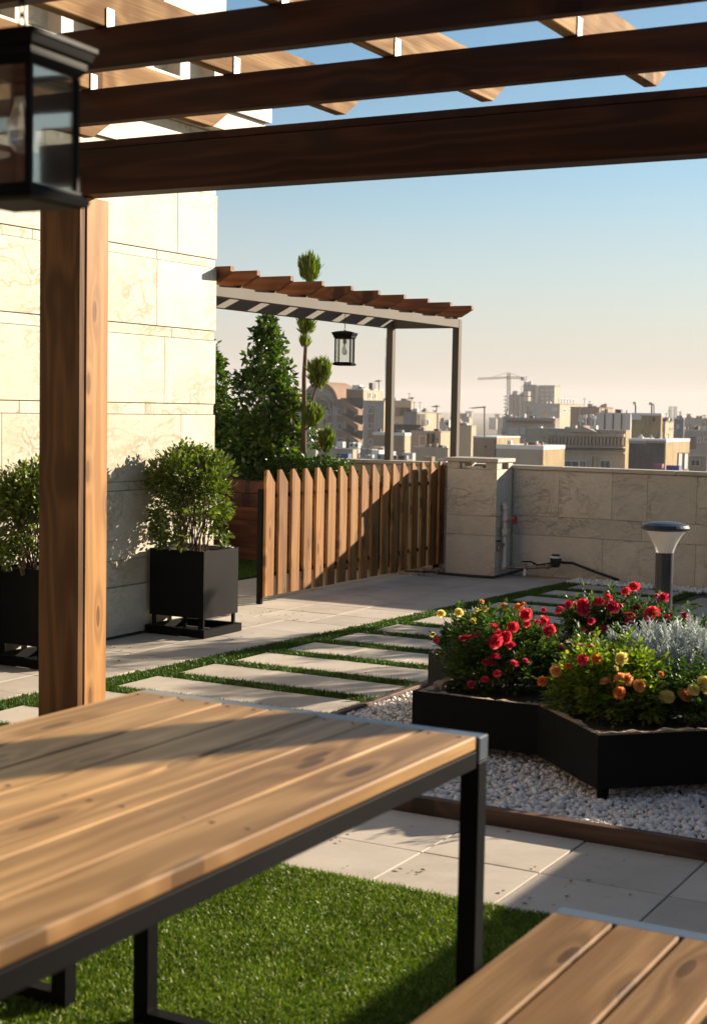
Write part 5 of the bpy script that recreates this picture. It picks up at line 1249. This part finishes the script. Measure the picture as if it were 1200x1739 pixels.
# ducts near the facade
for k, (u, yt_) in enumerate(((993, 710), (1004, 709), (1008, 712))):
    p0 = ony(u, 731, 240); p1 = ony(u, yt_, 240); e = empty('roof_duct', tuple(map(float, p0)), ['leftmost pale duct above the pediment', 'middle pale duct beside the metal box', 'pale duct touching the metal clad box'][k], 'duct', 'pale upright ducts behind the pediment')
    MB().tube([tuple(map(float, p0)), tuple(map(float, p1))], .22, 8).build('duct_pipe', C_METAL, e); MB().tube([tuple(map(float, p1)), tuple(map(float, p1+np.array([0, 0, .6])))], .36, 8).build('cowl', C_WHITE, e)

# filler blocks across the plain out to the skyline
fm = [C_BEIGE, C_GREY, C_TAN, C_CREAM, C_STONE, C_BRICK, C_BLUE]
k = 0
def place(pc, D):
    row = {190: 'just below the parapet', 330: 'in the second roof row', 520: 'in the middle roof rows', 800: 'in the far roof rows', 1250: 'close under the skyline', 1900: 'on the hazy skyline'}[D]
    marks = [(480, 'left of the arched gable'), (585, 'behind the arched gable'), (655, 'behind the brick stair tower'), (720, 'right of the left steel post'), (775, 'left of the right steel post'), (822, 'beside the bent tv antenna'), (862, 'left of the crane mast'), (900, 'behind the concrete frame'), (950, 'behind the grey slab tower'), (1010, 'behind the dark red brown block'), (1070, 'behind the metal clad roof box'), (1125, 'behind the curved roof vents'), (1165, 'beside the hazy lattice tower'), (1e9, 'right of the louvred building')]
    for m_, w_ in marks:
        if pc < m_: return row+' '+w_
WORDS = ['beige', 'grey', 'tan', 'cream', 'pale stone', 'brick', 'blue grey']
for (D, n, ya, yb, wd) in ((190, 12, 752, 790, (50, 110)), (330, 24, 724, 748, (22, 50)), (520, 34, 712, 728, (16, 36)), (800, 44, 704, 716, (10, 26)), (1250, 50, 698, 708, (7, 20)), (1900, 56, 695, 702, (5, 15))):
    for i in range(n):
        pc = -420+2050*(i+random.uniform(.1, .9))/n; w = random.uniform(*wd); tilt = (pc-600)*.018
        if D == 190 and 480 < pc < 1290: continue
        if D == 330 and 480 < pc < 1230 and i % 3: continue
        if (pc < -60 or pc > 1260) and i % 2: continue
        yt = random.uniform(ya, yb)+tilt; mi = random.randrange(7)
        v = 'far' if D > 700 else 'middle distance'
        bb = Bd(pc-w, pc, pc+w*random.uniform(.15, .5), yt, D*random.uniform(.9, 1.15), fm[mi], '%s %s %s block %s' % ('narrow' if w < sum(wd)/2 else 'broad', 'tall' if yt-tilt < (ya+yb)/2 else 'low', WORDS[mi], place(pc, D)), random.choice([C_CREAM, C_BEIGE, C_TAN]), group='flat roofed blocks of the distant city', real=True)
        if D <= 520 and 480 < pc < 1250:
            hgt = (bb.z1-bb.zb)
            for q in range(3):
                for r_ in range(2):
                    x = bb.x0+(bb.x1-bb.x0)*(q+.3)/3.2; z = bb.z1-.9-3.*r_; w2 = 1.3
                    wd_ = MB().box((x, bb.y0-.08, z-1.3), (x+w2, bb.y0-.003, z)).build('window', C_WIN, bb.e)
        for _q in range(random.choice((1, 2, 3)) if D <= 800 else random.choice((0, 1))):
            x = random.uniform(bb.x0, bb.x1-.5*(bb.x1-bb.x0)); ww = min((bb.x1-bb.x0)*random.uniform(.08, .4), 6); MB().box((x, bb.y0+1, bb.z1+bb.rh+.01), (x+ww, bb.y0+1+ww, bb.z1+bb.rh+random.uniform(.6, 2.8))).build('roof_hut', random.choice([C_WHITE, C_GREY, C_TAN]), bb.e)
for q_ in (b16, b17, b18, b20, b23, b24, b21, b22, b10, b26, b29): q_.clutter(5, 2)
for q_ in (b28,): q_.clutter(16, 3)
# haze
hz = MB().box((-4200, -120, ZG-1.6), (1500, 3300, 46)).build('haze', None); hz['kind'] = 'stuff'; hz['label'] = 'pale warm haze over the city'
hm = bpy.data.materials.new('city haze'); hm.use_nodes = True; hm.node_tree.nodes.clear()
ho = hm.node_tree.nodes.new('ShaderNodeOutputMaterial'); hv = hm.node_tree.nodes.new('ShaderNodeVolumePrincipled'); hv.inputs['Density'].default_value = .00015; hv.inputs['Color'].default_value = (.97, .92, .90, 1); hv.inputs['Anisotropy'].default_value = .2
hm.node_tree.links.new(hv.outputs[0], ho.inputs['Volume']); hz.data.materials.clear(); hz.data.materials.append(hm)
